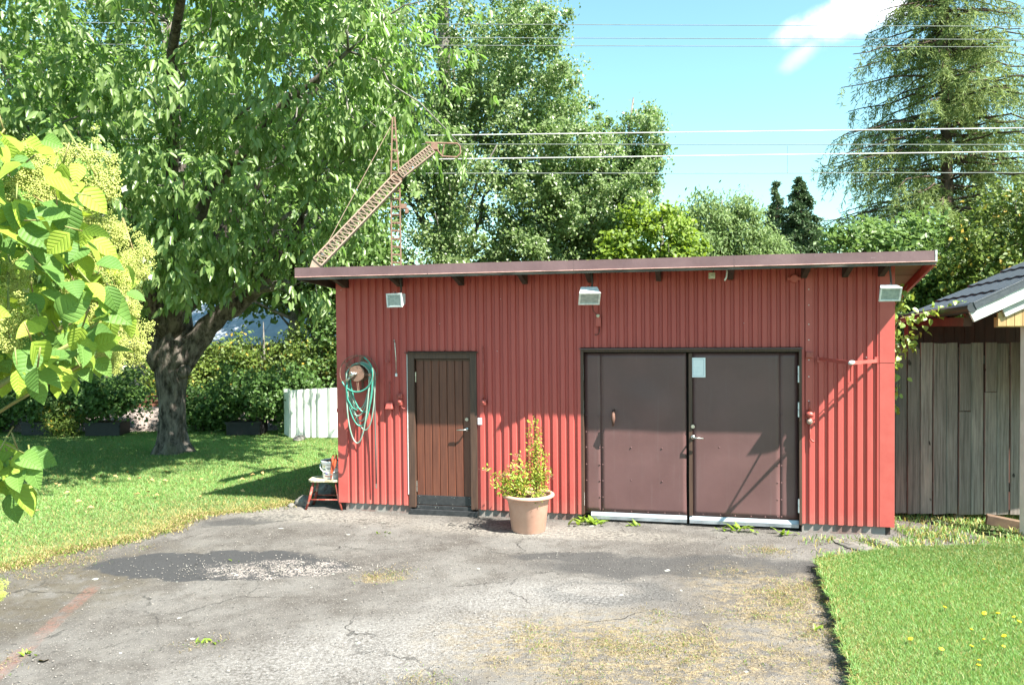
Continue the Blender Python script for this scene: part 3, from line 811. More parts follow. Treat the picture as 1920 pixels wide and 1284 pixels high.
m = MB(); skbox(m, S0 + .003, S0 + .04, .014, BACK, .1, 3.04, 0, SL); m.build('side_wall', M['red_flat'], shed)
m = MB(); skbox(m, S1 - .04, S1 - .003, .014, BACK, .1, 3.04, 0, SL); m.build('side_wall', M['red_flat'], shed)
m = MB(); skbox(m, S0, S1, BACK + .002, BACK + .06, .1, 3.04, 0, SL); m.build('rear_wall', M['red_flat'], shed)
m = MB()
for a, b_ in ((S0 + .09, DS0 + .02), (DS1 - .0, GS0 + .0), (GS1 + .002, S1 - .09)):
    m.box(a, b_, .03, .2, -.15, .112)
skbox(m, S0 + .09, S1 - .09, .25, BACK, -.15, .11)
m.build('foundation', M['concrete'], shed)
# roof: slab, metal fascia in lengths, weathered edge board, soffit boards, rafters, barge boards
RF0, RF1 = -4.761, 2.504           # roof ends at the front edge
def sk2(x, y): return x + SK * (y + .6)
def rbox(m, x0, x1, y0, y1, z0, z1):
    f = lambda z, y: z + SL * (y + .6)
    return m.hexa([(sk2(x0, y0), y0, f(z0, y0)), (sk2(x1, y0), y0, f(z0, y0)), (sk2(x1, y1), y1, f(z0, y1)), (sk2(x0, y1), y1, f(z0, y1)),
                   (sk2(x0, y0), y0, f(z1, y0)), (sk2(x1, y0), y0, f(z1, y0)), (sk2(x1, y1), y1, f(z1, y1)), (sk2(x0, y1), y1, f(z1, y1))])
m = MB(); rbox(m, RF0 + .02, RF1 - .02, -.578, BACK + .35, 3.118, 3.15)
rf = m.build('roof', M['roof_felt'], shed)
for k in range(13):
    m = MB(); y0 = -.574 + k * .098
    rbox(m, RF0 + .05, RF1 - .05, y0, y0 + .092, 3.100, 3.1165)
    m.build('soffit_board', M['soffit'], shed)
m = MB(); rbox(m, RF0 + .05, RF1 - .05, .72, BACK + .34, 3.098, 3.1165); m.build('roof_deck', M['soffit'], shed)
cuts = [RF0 - .028, -3.05, -1.29, .48, RF1 + .004]
for k in range(4):
    a, b_ = cuts[k], cuts[k + 1]
    n = 24
    m = MB()
    P = []
    for t in range(n + 1):
        s = a + (b_ - a) * t / n
        w = .0035 * math.sin(s * 5.1) + .002 * math.sin(s * 13)
        z = .003 * math.sin(s * 2.1)
        P += [(s, -.606 + w - .0012 * k, 3.043 + z), (s, -.603 + w * .3 - .0012 * k, 3.158 + z), (s, -.54, 3.163 + z)]
    m.add(P, [(3 * t, 3 * t + 3, 3 * t + 4, 3 * t + 1) for t in range(n)] + [(3 * t + 1, 3 * t + 4, 3 * t + 5, 3 * t + 2) for t in range(n)])
    f = m.build('fascia', M['fascia'], shed, smooth=False)
    so = f.modifiers.new('thick', 'SOLIDIFY'); so.thickness = .002; so.offset = -1
    m = MB(); m.tube([(a + .004, -.607 - .0012 * k, 3.041), ((a + b_) / 2, -.608 - .0012 * k, 3.0415), (b_ - .004, -.607 - .0012 * k, 3.041)], .0055, 6)
    m.build('drip_edge', M['fascia_lip'], f)
MB().box(RF1 - .014, RF1 + .007, -.611, -.55, 3.036, 3.160).build('fascia_end_cap', M['barge_white'], shed, bevel=.002)
MB().box(RF0 + .0, RF1 - .0, -.598, -.580, 3.008, 3.040).build('edge_board', M['grey_wood'], shed)
MB().box(RF0 + .03, RF1 - .03, -.596, -.580, 3.0405, 3.12).build('fascia_backing', M['dark_wood'], shed)
for x in (-4.38, -3.62, -2.80, -1.98, -1.17, -.355, .47, 1.28, 1.72, 2.10):
    m = MB()
    f = lambda z, y: z + SL * (y + .6)
    x0, x1 = x - .028, x + .028
    m.hexa([(x0, -.50, f(3.06, -.5)), (x1, -.50, f(3.06, -.5)), (x1, -.08, f(2.985, -.08)), (x0, -.08, f(2.985, -.08)),
            (x0, -.50, f(3.098, -.5)), (x1, -.50, f(3.098, -.5)), (x1, -.08, f(3.098, -.08)), (x0, -.08, f(3.098, -.08))])
    m.box(x0, x1, -.08, .05, f(2.985, 0), f(3.098, 0) - .003)
    m.build('rafter', M['dark_wood'], shed)
for xs in (RF0, RF1):
    m = MB()
    sgn = 1 if xs > 0 else -1
    x0, x1 = sorted((xs, xs - sgn * .03))
    rbox(m, x0, x1, -.578, BACK + .35, 3.008, 3.117)
    m.build('barge_board', M['red_flat'] if xs > 0 else M['dark_wood'], shed)
# ---- the small plank door
sd = empty('door', (0, 0, 0)); sd.parent = shed
fr = MB()
fr.box(DS0, DS0 + .088, .002, .12, .085, 2.075); fr.box(DS1 - .088, DS1, .002, .12, .085, 2.075); fr.box(DS0 + .088, DS1 - .088, .004, .12, 2.002, 2.073)
fo = fr.build('door_frame', M['frame_wood'], shed, bevel=.003)
MB().box(DS0 - .03, DS1 + .02, -.032, .05, 2.0765, 2.088).build('drip_flashing', M['frame_wood'], fo)
MB().box(DS0 - .007, DS0 - .001, -.006, .03, .25, 2.06).build('sealant_bead', M['white_paint'], fo)
P0, P1 = DS0 + .094, DS1 - .094
w = (P1 - P0) / 7
for k in range(7):
    a = P0 + k * w
    m = MB()
    m.add([(a + .001, .068, .10), (a + .008, .058, .10), (a + w - .008, .058, .10), (a + w - .001, .068, .10),
           (a + .001, .068, 1.972), (a + .008, .058, 1.972), (a + w - .008, .058, 1.972), (a + w - .001, .068, 1.972)],
          [(0, 1, 5, 4), (1, 2, 6, 5), (2, 3, 7, 6), (4, 5, 6, 7), (3, 2, 1, 0)])
    m.build('board', M['door_wood'], sd)
m = MB(); m.box(P0, P1, .069, .10, .10, 1.996); m.box(P0, P1, .056, .069, 1.9735, 1.996)
m.build('door_core', M['frame_wood'], sd)
kp = MB().box(P0, P1 + .012, .050, .0565, .118, .238).build('kick_plate', M['black'], sd, bevel=.002)
m = MB()
for x, z in ((.03, .222), (.25, .226), (.47, .222), (.50, .215), (.70, .22), (.03, .135), (.26, .133), (.48, .13), (.72, .132)):
    m.ball((P0 + x, .0495, z), .004, 6, 4, (1, .5, 1))
m.build('screw_heads', M['steel'], kp); bpy.data.objects['screw_heads']['kind'] = 'stuff'
m = MB(); m.box(DS0 + .02, DS1 - .0, -.012, .06, -.02, .062); m.box(DS0 + .09, DS1 - .07, .03, .10, .063, .108)
th = m.build('threshold', M['black'], shed, bevel=.003)
m = MB()
for x in (.12, .35, .39, .58, .83):
    m.ball((DS0 + x, .0295, .088), .0055, 6, 4, (1, .5, 1))
m.build('screw', M['steel'], th)
def lever(parent, s, y, z, side, mat):
    m = MB()
    m.cyl((s, y, z), (s, y - .012, z), .026, .024, 16)
    h = m.tube([(s, y - .01, z), (s, y - .055, z), (s + side * .02, y - .066, z), (s + side * .12, y - .066, z - .004)], [.010, .010, .010, .008], 8).build('handle', mat, parent, smooth=True)
    m = MB(); m.cyl((s, y, z + .128), (s, y - .016, z + .128), .026, .022, 16); m.cyl((s, y - .0165, z + .128), (s, y - .019, z + .128), .012, .012, 10)
    m.build('lock', mat, parent)
lever(sd, -2.77, .056, 1.10, -1, M['steel'])
def hinge(parent, s, y, z0, z1, r=.011, mat=None):
    m = MB(); zm = (z0 + z1) / 2
    m.cyl((s, y, z0), (s, y, zm - .004), r, r, 10); m.cyl((s, y, zm + .004), (s, y, z1), r, r, 10); m.cyl((s, y, z0 + .01), (s, y, z1 - .01), r * .6, r * .6, 8)
    return m.build('hinge', mat or M['white_paint'], parent, smooth=False)
hinge(sd, -3.452, .046, 1.70, 1.83, .008, M['steel']); hinge(sd, -3.452, .046, .28, .42, .009, M['steel'])
# ---- the sheet-metal double door
gf = MB()
gf.box(GS0, GS0 + .036, .001, .12, .09, 2.118); gf.box(GS1 - .03, GS1, .001, .12, .08, 2.118); gf.box(GS0 + .036, GS1 - .03, .003, .12, 2.085, 2.116)
gfo = gf.build('gate_frame', M['frame_wood'], shed, bevel=.002)
MB().box(GS0 - .015, GS1 + .012, -.036, .05, 2.119, 2.1295).build('drip_flashing', M['fascia'], gfo)
def panel(parent, s0, s1, z0, z1, y, seed, amp=.0045):
    rr = random.Random(seed)
    n, k = max(3, int((s1 - s0) / .05)), 34
    waves = [(rr.uniform(2, 7), rr.uniform(2, 8), rr.uniform(0, 6.28), rr.uniform(.3, 1)) for _ in range(5)]
    V = []
    for i in range(n + 1):
        for j in range(k + 1):
            s, z = s0 + (s1 - s0) * i / n, z0 + (z1 - z0) * j / k
            e = min(1, 4 * min(i, n - i) / n) * min(1, 6 * min(j, k - j) / k)
            d = sum(c * math.sin(s * a + math.sin(z * b * .6) + p) * math.sin(z * b + p) for a, b, p, c in waves) / 2
            V.append((s, y - amp * d * (.25 + .75 * e), z))
    m = MB().add(V, [(i * (k + 1) + j, (i + 1) * (k + 1) + j, (i + 1) * (k + 1) + j + 1, i * (k + 1) + j + 1) for i in range(n) for j in range(k)])
    o = m.build('metal_sheet', M['gate'], parent, smooth=True)
    so = o.modifiers.new('thick', 'SOLIDIFY'); so.thickness = .003; so.offset = -1
    return o
GY = .070
def rivets(parent, pts):
    m = MB()
    for s, z in pts: m.ball((s, GY - .004, z), .0095, 8, 5, (1, .55, 1))
    o = m.build('rivets', M['gate'], parent); o['kind'] = 'stuff'
ll = empty('gate_leaf'); ll.parent = shed
rl = empty('gate_leaf'); rl.parent = shed
MB().box(-1.262, -.040, GY + .006, GY + .045, .10, 2.07).build('leaf_core', M['frame_wood'], ll)
MB().box(-.006, 1.226, GY + .006, GY + .045, .10, 2.07).build('leaf_core', M['frame_wood'], rl)
panel(ll, -1.262, -1.058, .118, 2.068, GY, 3, .004); panel(ll, -1.064, -.040, .118, 2.066, GY - .0045, 5, .010)
panel(rl, .034, 1.026, .125, 2.068, GY - .0045, 9, .009); panel(rl, 1.020, 1.226, .125, 2.068, GY, 11, .004)
MB().box(-.012, .030, GY - .022, GY + .006, .12, 2.068).build('meeting_stile', M['frame_wood'], rl, bevel=.003)
for par, a, b_ in ((ll, -1.19, -.040), (rl, -.007, 1.232)):
    n = 30
    m = MB()
    V = []
    for i in range(n + 1):
        s = a + (b_ - a) * i / n
        q = .003 * math.sin(s * 11) + .002 * math.sin(s * 23 + 1)
        V += [(s, GY - .022, .032), (s, GY - .030 + q, .075), (s, GY - .008, .118)]
    m.add(V, [f for i in range(n) for f in ((3 * i, 3 * i + 3, 3 * i + 4, 3 * i + 1), (3 * i + 1, 3 * i + 4, 3 * i + 5, 3 * i + 2))])
    o = m.build('kick_strip', M['alu'], par)
    so = o.modifiers.new('thick', 'SOLIDIFY'); so.thickness = .002; so.offset = -1
rv = [(x, z) for z in (.30, .50, .70, .91, 1.10, 1.30, .15) for x in (-1.082, -1.046)] + [(-1.247, z) for z in (.5, .7, .91, 1.1, 1.31)] + [(x, z) for z in (.52, .92, 1.31) for x in (-.70, -.33)] + [(-.9, .135), (-.7, .135), (-.5, .135), (-.3, .135), (-.13, .135), (-1.046, 1.72), (-1.046, 1.55)]
rivets(ll, rv)
rivets(rl, [(x, z) for z in (.15, .35, .55, .75, 1.35) for x in (1.0, 1.042)] + [(x, z) for z in (.6, .95) for x in (.34, .68)] + [(.15, .14), (.35, .14), (.52, .14), (.7, .14), (.86, .14)])
for z0, z1 in ((1.74, 1.93), (1.33, 1.49), (.20, .36)):
    hinge(ll, -1.281, GY - .055, z0, z1, .014)
for z0, z1 in ((1.73, 1.92), (1.33, 1.50), (.22, .38)):
    hinge(rl, 1.231, GY - .055, z0, z1, .013)
lever(rl, .036, GY - .022, 1.065, 1, M['steel'])
m = MB(); m.tube([(-.905, GY, 1.37), (-.905, GY - .07, 1.35), (-.905, GY - .105, 1.28), (-.905, GY - .10, 1.19)], [.016, .018, .026, .010], 10)
m.build('pull_peg', simple('rusty_brown_peg', (0.12, 0.055, 0.035), (0.08, 0.035, 0.025), 20, 0.7), ll, smooth=True)
# cover strip with screw heads beside the double door
m = MB(); m.box(1.300, 1.372, -.006, -.0022, 1.42, 3.0); m.build('cover_strip', M['red_flat'], shed)
m = MB()
for z in (2.80, 2.62, 2.40, 2.22, 2.06, 1.99, 1.80, 1.52): m.ball((1.336, -.007, z), .008, 6, 4, (1, .4, .8))
for x, z in ((-4.45, 2.9), (-4.48, 1.36), (-3.72, 2.86), (-3.72, 2.80), (-2.3, 2.75), (-2.35, 2.1), (1.95, 2.02), (-3.1, 2.45), (.62, 2.42)): m.ball((x, -.007, z), .005, 6, 4, (1, .4, .8))
o = m.build('screw_heads', M['white_paint'], shed); o['kind'] = 'stuff'

# ------------------------------------------------------------------ things hung on the shed
def hung(name, label, cat, s, o, z, group=None, rz=0.0):
    return thing(name, label, cat, SW(s, o, z), -YAW + rz, group)
def floodlight(label, s, o, z, yaw, tilt, sc=1.0):
    """origin at the lamp head; a bracket reaches up to the rafter"""
    r = hung('floodlight', label, 'floodlight', s, o, z, 'floodlights under the shed eave')
    rot = Matrix.Rotation(yaw, 4, 'Z') @ Matrix.Rotation(tilt, 4, 'X')
    W_, H_, D_ = .205 * sc, .15 * sc, .10 * sc
    m = MB()
    f = [(-W_ / 2, -D_ / 2, -H_ / 2), (W_ / 2, -D_ / 2, -H_ / 2), (W_ / 2, -D_ / 2, H_ / 2), (-W_ / 2, -D_ / 2, H_ / 2)]
    bk = [(-W_ * .36, D_ / 2, -H_ * .3), (W_ * .36, D_ / 2, -H_ * .3), (W_ * .40, D_ / 2, H_ * .42), (-W_ * .40, D_ / 2, H_ * .42)]
    m.add([rot @ Vector(p) for p in f + bk], [(4, 5, 6, 7), (0, 4, 7, 3), (1, 2, 6, 5), (3, 7, 6, 2), (0, 1, 5, 4)])
    m.add([rot @ Vector(p) for p in f], [(0, 1, 2, 3)])
    m.build('housing', M['lamp_body'], r, bevel=.006)
    m = MB()
    b_ = .015 * sc
    for x0, x1, z0, z1 in ((-W_ / 2 - .003, W_ / 2 + .003, H_ / 2 - b_, H_ / 2 + .003), (-W_ / 2 - .003, W_ / 2 + .003, -H_ / 2 - .003, -H_ / 2 + b_), (-W_ / 2 - .003, -W_ / 2 + b_, -H_ / 2 + b_, H_ / 2 - b_), (W_ / 2 - b_, W_ / 2 + .003, -H_ / 2 + b_, H_ / 2 - b_)):
        k = len(m.v); m.box(x0, x1, -D_ / 2 - .016, -D_ / 2 - .002, z0, z1)
        for q in range(k, len(m.v)): m.v[q] = tuple(rot @ Vector(m.v[q]))
    m.build('bezel', M['white_paint'], r, bevel=.002)
    m = MB(); m.box(-W_ / 2 + b_, W_ / 2 - b_, -D_ / 2 - .008, -D_ / 2 - .003, -H_ / 2 + b_, H_ / 2 - b_)
    m.v = [tuple(rot @ Vector(p)) for p in m.v]
    m.build('glass', M['lamp_glass'], r)
    top = 3.02 - z
    m = MB(); m.tube([(.03, .02, H_ * .3), (.035, .05, H_ * .8), (.02, .05, top), (.0, .03, top + .06)], .011, 8)
    m.ball((0, -D_ / 2 - .01, H_ / 2 + .008), .009, 6, 4)
    m.build('bracket', M['dark_wood'], r)
    return r
floodlight('white floodlight above the small brown door, its grey glass facing out', -3.50, .44, 2.745, R(-16), R(6), 1.1)
floodlight('white floodlight over the left gate leaf, tipped down with a bright top', -1.135, .46, 2.765, R(14), R(44), 1.18)
floodlight('white floodlight at the right corner of the shed under the wooden soffit', 2.065, .52, 2.735, R(4), R(26), 1.02)

# notice on the right gate leaf
r = hung('notice_sign', 'white notice sheet with thin grey border on the brown double door', 'sign', .101, -.056, 1.897)
MB().box(-.083, .083, -.004, .0, -.117, .117).build('sheet', M['sign_white'], r, bevel=.003)
m = MB()
for x0, x1, z0, z1 in ((-.064, .064, .094, .098), (-.064, .064, -.098, -.094), (-.064, -.060, -.094, .094), (.060, .064, -.094, .094)):
    m.box(x0, x1, -.0052, -.0043, z0, z1)
m.build('border_line', M['sign_line'], r)
m = MB(); m.box(-.048, -.040, -.0052, -.0043, -.002, .008)
for z, a, b_ in ((.001, -.028, .020), (-.047, -.035, .028), (-.062, -.03, .018)): m.box(a, b_, -.0052, -.0043, z, z + .0035)
m.build('printed_line', simple('faint_print', (0.55, 0.62, 0.68)), r)
# white sticker by the small door
r = hung('sticker', 'small blank white sticker to the right of the small brown door', 'sticker', -2.584, .004, 1.215)
MB().box(-.026, .026, -.002, .003, -.043, .043).build('label_plate', M['sign_white'], r)

# hose reel
reel = hung('hose_reel', 'rusty wire hose reel with a five-spoked rim on the red wall', 'hose reel', -4.156, 0, 1.822)
for y, rad in ((-.205, .232), (-.055, .225)):
    m = MB(); m.tube([(rad * math.cos(a), y, rad * math.sin(a)) for a in [2 * math.pi * k / 40 for k in range(40)]], .0055, 6, closed=True)
    m.build('rim', M['rust'], reel, smooth=True)
for a in (75, -5, -85, 212, 140):
    c, s_ = math.cos(R(a)), math.sin(R(a))
    for y in (-.205, -.055):
        m = MB()
        for dd in (-.010, .010): m.cyl((.10 * c - dd * s_, y, .10 * s_ + dd * c), (.228 * c - dd * s_, y, .228 * s_ + dd * c), .0045, n=6)
        m.build('spoke', M['rust'], reel)
m = MB(); m.lathe([(.100, -.215), (.106, -.208), (.106, -.198), (.098, -.195)], 28, ax='Y'); m.build('disc', M['rust'], reel)
m = MB(); m.lathe([(.085, -.197), (.085, -.05)], 24, ax='Y'); m.lathe([(.112, -.05), (.112, -.03)], 24, ax='Y'); m.build('drum', M['rust'], reel)
m = MB(); m.cyl((0, -.212, 0), (0, -.26, 0), .02, .016, 12); m.cyl((-.01, -.235, .01), (-.075, -.238, -.04), .022, .03, 12); m.cyl((-.03, -.24, .005), (-.06, -.27, .02), .008, n=8)
m.build('crank', M['steel'], reel, smooth=True)
m = MB(); m.tube([(-.07, -.238, -.04), (-.10, -.236, -.07), (-.125, -.22, -.11)], [.02, .014, .012], 8); m.build('tap_coupling', M['steel'], reel, smooth=True)
m = MB(); m.box(-.012, .012, -.03, .0, -.2, .2); m.box(-.012, .012, -.16, -.06, -.235, -.205); m.build('wall_bracket', M['rust'], reel)
hose = hung('garden_hose', 'faded green garden hose looped over the reel, one end hanging down', 'hose', -4.156, 0, 1.822)
def loop(xl, xr, zt, zb, y, sag=.0, n=44):
    P = []
    for k in range(n):
        a = 2 * math.pi * k / n
        c, s_ = math.cos(a), math.sin(a)
        cx, hw = (xl + xr) / 2, (xr - xl) / 2
        top = max(0.0, s_)
        z = s_ * (.118 + zt * .3) if s_ > 0 else s_ * zb
        nar = 1.0 if s_ <= 0 else 1 - .25 * s_
        P.append((cx + hw * c * nar + sag * (1 if s_ < 0 else 0) * s_, y + .012 * math.sin(3 * a), z))
    return P
for k, (xl, xr, zt, zb, y, sag, mm) in enumerate(((-.135, .150, .02, .46, -.135, .01, 'hose_old'), (-.150, .175, .03, .55, -.155, .03, 'hose_old'), (-.14, .185, .06, .62, -.12, .02, 'hose_old'), (-.16, .20, .05, .68, -.17, .0, 'hose'), (-.135, .205, .07, .74, -.10, -.02, 'hose_old'), (-.15, .165, .03, .90, -.18, .03, 'hose_old'), (-.11, .20, .02, .50, -.165, -.03, 'hose'))):
    MB().tube(loop(xl, xr, zt, zb, y, sag), .0095, 8, closed=True).build('hose_loop', M[mm], hose, smooth=True)
arc = [(.222 * math.cos(R(a)), -.212, .235 * math.sin(R(a)) - .0) for a in range(62, -162, -8)]
MB().tube(arc, .0105, 8).build('hose_loop', M['hose'], hose, smooth=True)
MB().tube([(-.12, -.22, -.10), (-.14, -.22, -.2), (-.13, -.2, -.34), (-.08, -.18, -.44), (-.02, -.16, -.475)], .0105, 8).build('hose_loop', M['hose'], hose, smooth=True)
MB().tube([(.185, -.12, -.02), (.192, -.09, -.4), (.186, -.06, -.9), (.183, -.05, -1.44)], .010, 8).build('hose_end', simple('grey_hose', (0.10, 0.11, 0.10)), hose, smooth=True)
MB().cyl((.183, -.05, -1.44), (.183, -.05, -1.50), .012, .009, 8).build('hose_nozzle', M['steel'], hose)

# electric boxes, sockets, hooks and cable runs, all painted over in red
r = hung('wall_socket', 'bell shaped red outdoor socket hanging below a cable, nearest the hose reel', 'socket', -3.787, 0, 1.40)
m = MB(); m.add([(-.040, -.03, .045), (.040, -.03, .045), (.040, 0, .05), (-.040, 0, .05), (-.052, -.065, -.045), (.052, -.065, -.045), (.052, 0, -.048), (-.052, 0, -.048)], [(0, 3, 2, 1), (4, 5, 6, 7), (0, 1, 5, 4), (1, 2, 6, 5), (2, 3, 7, 6), (3, 0, 4, 7)])
m.build('cover', M['red_box'], r, bevel=.008)
m = MB(); m.tube([(0, -.012, .04), (.002, -.014, .12), (.0, -.012, .19), (.003, -.01, .31)], .008, 6); m.ball((.004, -.016, .17), .012, 6, 4); m.build('cable', M['red_box'], r, smooth=True)
r = hung('wall_socket', 'double red socket with a curled flex beside the small door frame', 'socket', -3.640, 0, 1.487)
m = MB(); m.box(-.034, .034, -.05, 0, .0, .07); m.box(-.036, .036, -.052, 0, -.085, -.006); m.build('housing', M['red_box'], r, bevel=.01)
m = MB(); m.ball((-.002, -.05, .035), .024, 10, 6, (1, .5, 1)); m.ball((-.002, -.052, -.04), .026, 10, 6, (1, .5, 1)); m.build('socket_cap', M['red_box'], r, smooth=True)
m = MB(); m.tube([(.02, -.03, -.08), (.025, -.03, -.11), (.045, -.028, -.125), (.065, -.02, -.122)], .006, 6); m.build('flex', M['red_box'], r, smooth=True)
r = hung('wall_hook', 'small red hook fixed to the wall right of the hose reel', 'hook', -3.785, 0, 1.985)
m = MB(); m.box(-.006, .006, -.012, 0, -.03, .13); m.tube([(0, -.01, -.02), (0, -.05, -.03), (-.03, -.055, -.025), (-.035, -.05, .01)], .008, 6); m.build('hook', M['red_box'], r)
r = hung('hanging_rod', 'thin steel rod hanging on the wall left of the small door', 'rod', -3.705, 0, 2.0)
m = MB(); m.tube([(-.01, -.015, .235), (.0, -.02, .2), (.012, -.018, .0), (.014, -.018, -.19)], .006, 6); m.ball((-.01, -.016, .24), .01, 6, 4); m.ball((.012, -.02, .0), .010, 6, 4)
m.build('rod', M['steel'], r, smooth=True)
m = MB(); m.box(.002, .028, -.03, -.01, -.225, -.185); m.build('end_tag', M['white_paint'], r, bevel=.003)
r = hung('wall_switch', 'small red switch box at the foot of a cable right of the small door', 'switch', -2.528, 0, 1.462)
m = MB(); m.box(-.036, .036, -.048, 0, -.042, .03); m.build('housing', M['red_box'], r, bevel=.009)
m = MB(); m.ball((0, -.05, -.004), .02, 10, 6, (1, .5, 1)); m.build('button', M['red_box'], r, smooth=True)
m = MB(); m.tube([(0, -.012, .03), (0, -.012, .4), (-.003, -.012, .70)], .0075, 6); m.ball((0, -.018, .07), .012, 6, 4); m.ball((-.002, -.018, .52), .009, 6, 4); m.ball((-.002, -.018, .66), .009, 6, 4); m.build('cable', M['red_box'], r, smooth=True)
r = hung('wall_socket', 'rusty red socket with a cream plug under the middle floodlight', 'socket', -1.078, 0, 2.455)
m = MB(); m.box(-.032, .032, -.045, 0, -.06, .06); m.build('housing', M['red_flat'], r, bevel=.009)
m = MB(); m.cyl((0, -.045, .07), (0, -.075, .07), .022, .020, 12); m.build('plug', simple('cream_plug', (0.55, 0.50, 0.40)), r, smooth=True)
m = MB(); m.tube([(-.006, -.06, .08), (-.05, -.07, .12), (-.065, -.1, .19), (-.04, -.2, .24)], .005, 6); m.tube([(.01, -.02, -.05), (.012, -.014, -.12), (.0, -.02, -.15), (-.03, -.02, -.165), (-.045, -.02, -.15)], .006, 6); m.ball((.012, -.02, -.10), .010, 6, 4); m.build('flex', simple('dark_red_flex', (0.10, 0.03, 0.025)), r, smooth=True)
r = hung('junction_box', 'small square red junction box high beside the double door', 'junction box', 1.338, 0, 2.052)
m = MB(); m.box(-.038, .038, -.048, -.004, -.036, .036); m.build('housing', M['red_box'], r, bevel=.008)
r = hung('wall_socket', 'weathered pink socket with a round knob right of the double door', 'socket', 1.342, 0, 1.32)
m = MB(); m.ball((0, -.035, .045), .045, 12, 7, (1, .8, .8)); m.build('hood', M['red_box'], r, smooth=True)
m = MB(); m.cyl((0, -.0, -.035), (0, -.055, -.035), .034, .030, 14); m.build('knob', simple('grey_pink_knob', (0.34, 0.2, 0.16), (0.42, 0.32, 0.26), 20), r, smooth=True)
m = MB(); m.tube([(0, -.012, .20), (0, -.014, .08)], .009, 6); m.tube([(.005, -.02, -.06), (.004, -.014, -.18), (.008, -.014, -.235), (.03, -.022, -.262), (.05, -.03, -.265)], .010, 6); m.build('cable', M['red_box'], r, smooth=True)
r = hung('cable_clip', 'cream plastic connector tucked under the eave above the double door', 'connector', .25, .35, 2.955)
m = MB(); m.box(-.036, .036, -.04, .02, -.03, .04); m.box(-.02, .02, -.05, -.04, -.02, .01); m.build('housing', simple('cream_plastic', (0.50, 0.45, 0.30), (0.36, 0.32, 0.22), 20), r, bevel=.006)
m = MB(); m.cyl((.02, 0, .04), (.02, 0, .10), .006, n=6); m.build('cable', M['dark_wood'], r)
r = hung('loose_cable', 'short white cable end curling down under the eave above the double door', 'cable', .40, .35, 2.955)
m = MB(); m.tube([(.014, 0, .10), (.016, -.01, .04), (.008, -.02, -.02), (-.012, -.02, -.055)], .010, 6); m.build('cable_end', M['white_paint'], r, smooth=True)
r = hung('junction_box', 'round red junction box high under the eave right of the gate', 'junction box', 1.175, 0, 2.925)
m = MB(); m.cyl((0, 0, 0), (0, -.045, 0), .05, .045, 14); m.box(-.075, -.04, -.03, 0, -.02, .02); m.box(.04, .075, -.03, 0, -.02, .02); m.build('housing', M['red_flat'], r, bevel=.004)

# the red folding bracket with a white cap
br = hung('wall_bracket', 'red triangular bracket with a white tip standing out from the wall', 'bracket', 1.75, 0, 1.99)
TIP = Vector((-.075, -.60, -.005))
for a, b_ in (((-.307, -.012, .015), TIP), ((.306, -.012, -.010), TIP)):
    a = Vector(a); d = (TIP - a).normalized(); w = Vector((0, 0, .019)); n_ = d.cross(w).normalized() * .003
    m = MB(); m.hexa([a - w - n_, TIP - w - n_, TIP - w + n_, a - w + n_, a + w - n_, TIP + w - n_, TIP + w + n_, a + w + n_]); m.build('arm', M['red_flat'], br)
for x in (-.307, .306):
    MB().box(x - .02, x + .02, -.015, 0, -.03, .035).build('mount', M['red_flat'], br)
m = MB(); m.cyl(TIP, (.03, -.01, -.24), .005, n=6); m.build('stay', M['red_flat'], br)
m = MB(); m.tube([TIP + Vector((.035, .05, .006)), TIP + Vector((.0, -.02, .004)), TIP + Vector((-.02, -.05, .002))], [.018, .024, .018], 10); m.build('tip_cap', M['white_paint'], br, smooth=True)
# ------------------------------------------------------------------ pot, stool, bucket
pot = thing('flower_pot', 'terracotta coloured plastic pot with a wide rim on the asphalt', 'flower pot', (0.175, 9.17, 0.0), 0)
m = MB(); m.lathe([(.190, .0), (.200, .012), (.246, .392), (.250, .398), (.300, .405), (.310, .418), (.306, .436), (.285, .447), (.262, .440), (.256, .415), (.250, .36)], 48, cap=False)
m.lathe([(.0005, .004), (.190, .0)], 48, cap=False)
m.build('body', M['terracotta'], pot, smooth=True)
m = MB(); m.lathe([(.0005, .385), (.15, .382), (.252, .372)], 24, cap=False); m.build('soil', M['soil'], pot, smooth=True)

stool = thing('wooden_stool', 'chipped red wooden stool with a flaking cream seat by the shed corner', 'stool', (-2.50, 10.44, 0.0), R(-4))
SH = .40
st = [(.19, .13), (-.19, .13), (-.19, -.13), (.19, -.13)]
m = MB()
n = 20
prof = []
for k in range(n):
    a = 2 * math.pi * k / n
    c, s = math.cos(a), math.sin(a)
    prof.append((.225 * math.copysign(abs(c) ** .45, c), .165 * math.copysign(abs(s) ** .45, s)))
m.add([(x, y, SH - .032) for x, y in prof] + [(x, y, SH) for x, y in prof], [tuple(range(n - 1, -1, -1)), tuple(range(n, 2 * n))] + [(k, (k + 1) % n, n + (k + 1) % n, n + k) for k in range(n)])
m.build('seat', M['seat_wood'], stool, bevel=.006)
feet = []
for x, y in ((.15, .11), (-.15, .11), (-.15, -.11), (.15, -.11)):
    m = MB(); f = (x * 1.62 * (1 if x > 0 else 1.0), y * 1.45, 0.0)
    m.tube([f, (x * 1.3, y * 1.22, .16), (x, y, SH - .03)], [.014, .020, .016], 8)
    m.build('leg', M['red_stool'], stool, smooth=True)
def at_h(x, y, z):
    t = z / SH
    return (x * (1.62 - .62 * t), y * (1.45 - .45 * t), z)
for (a, b_, z) in (((-.15, -.11), (.15, -.11), .135), ((-.15, .11), (.15, .11), .135), ((-.15, -.11), (-.15, .11), .19), ((.15, -.11), (.15, .11), .19)):
    p, q = Vector(at_h(*a, z)), Vector(at_h(*b_, z))
    m = MB(); m.tube([p, (p + q) / 2, q], [.008, .012, .008], 6); m.build('rung', M['red_stool'], stool, smooth=True)

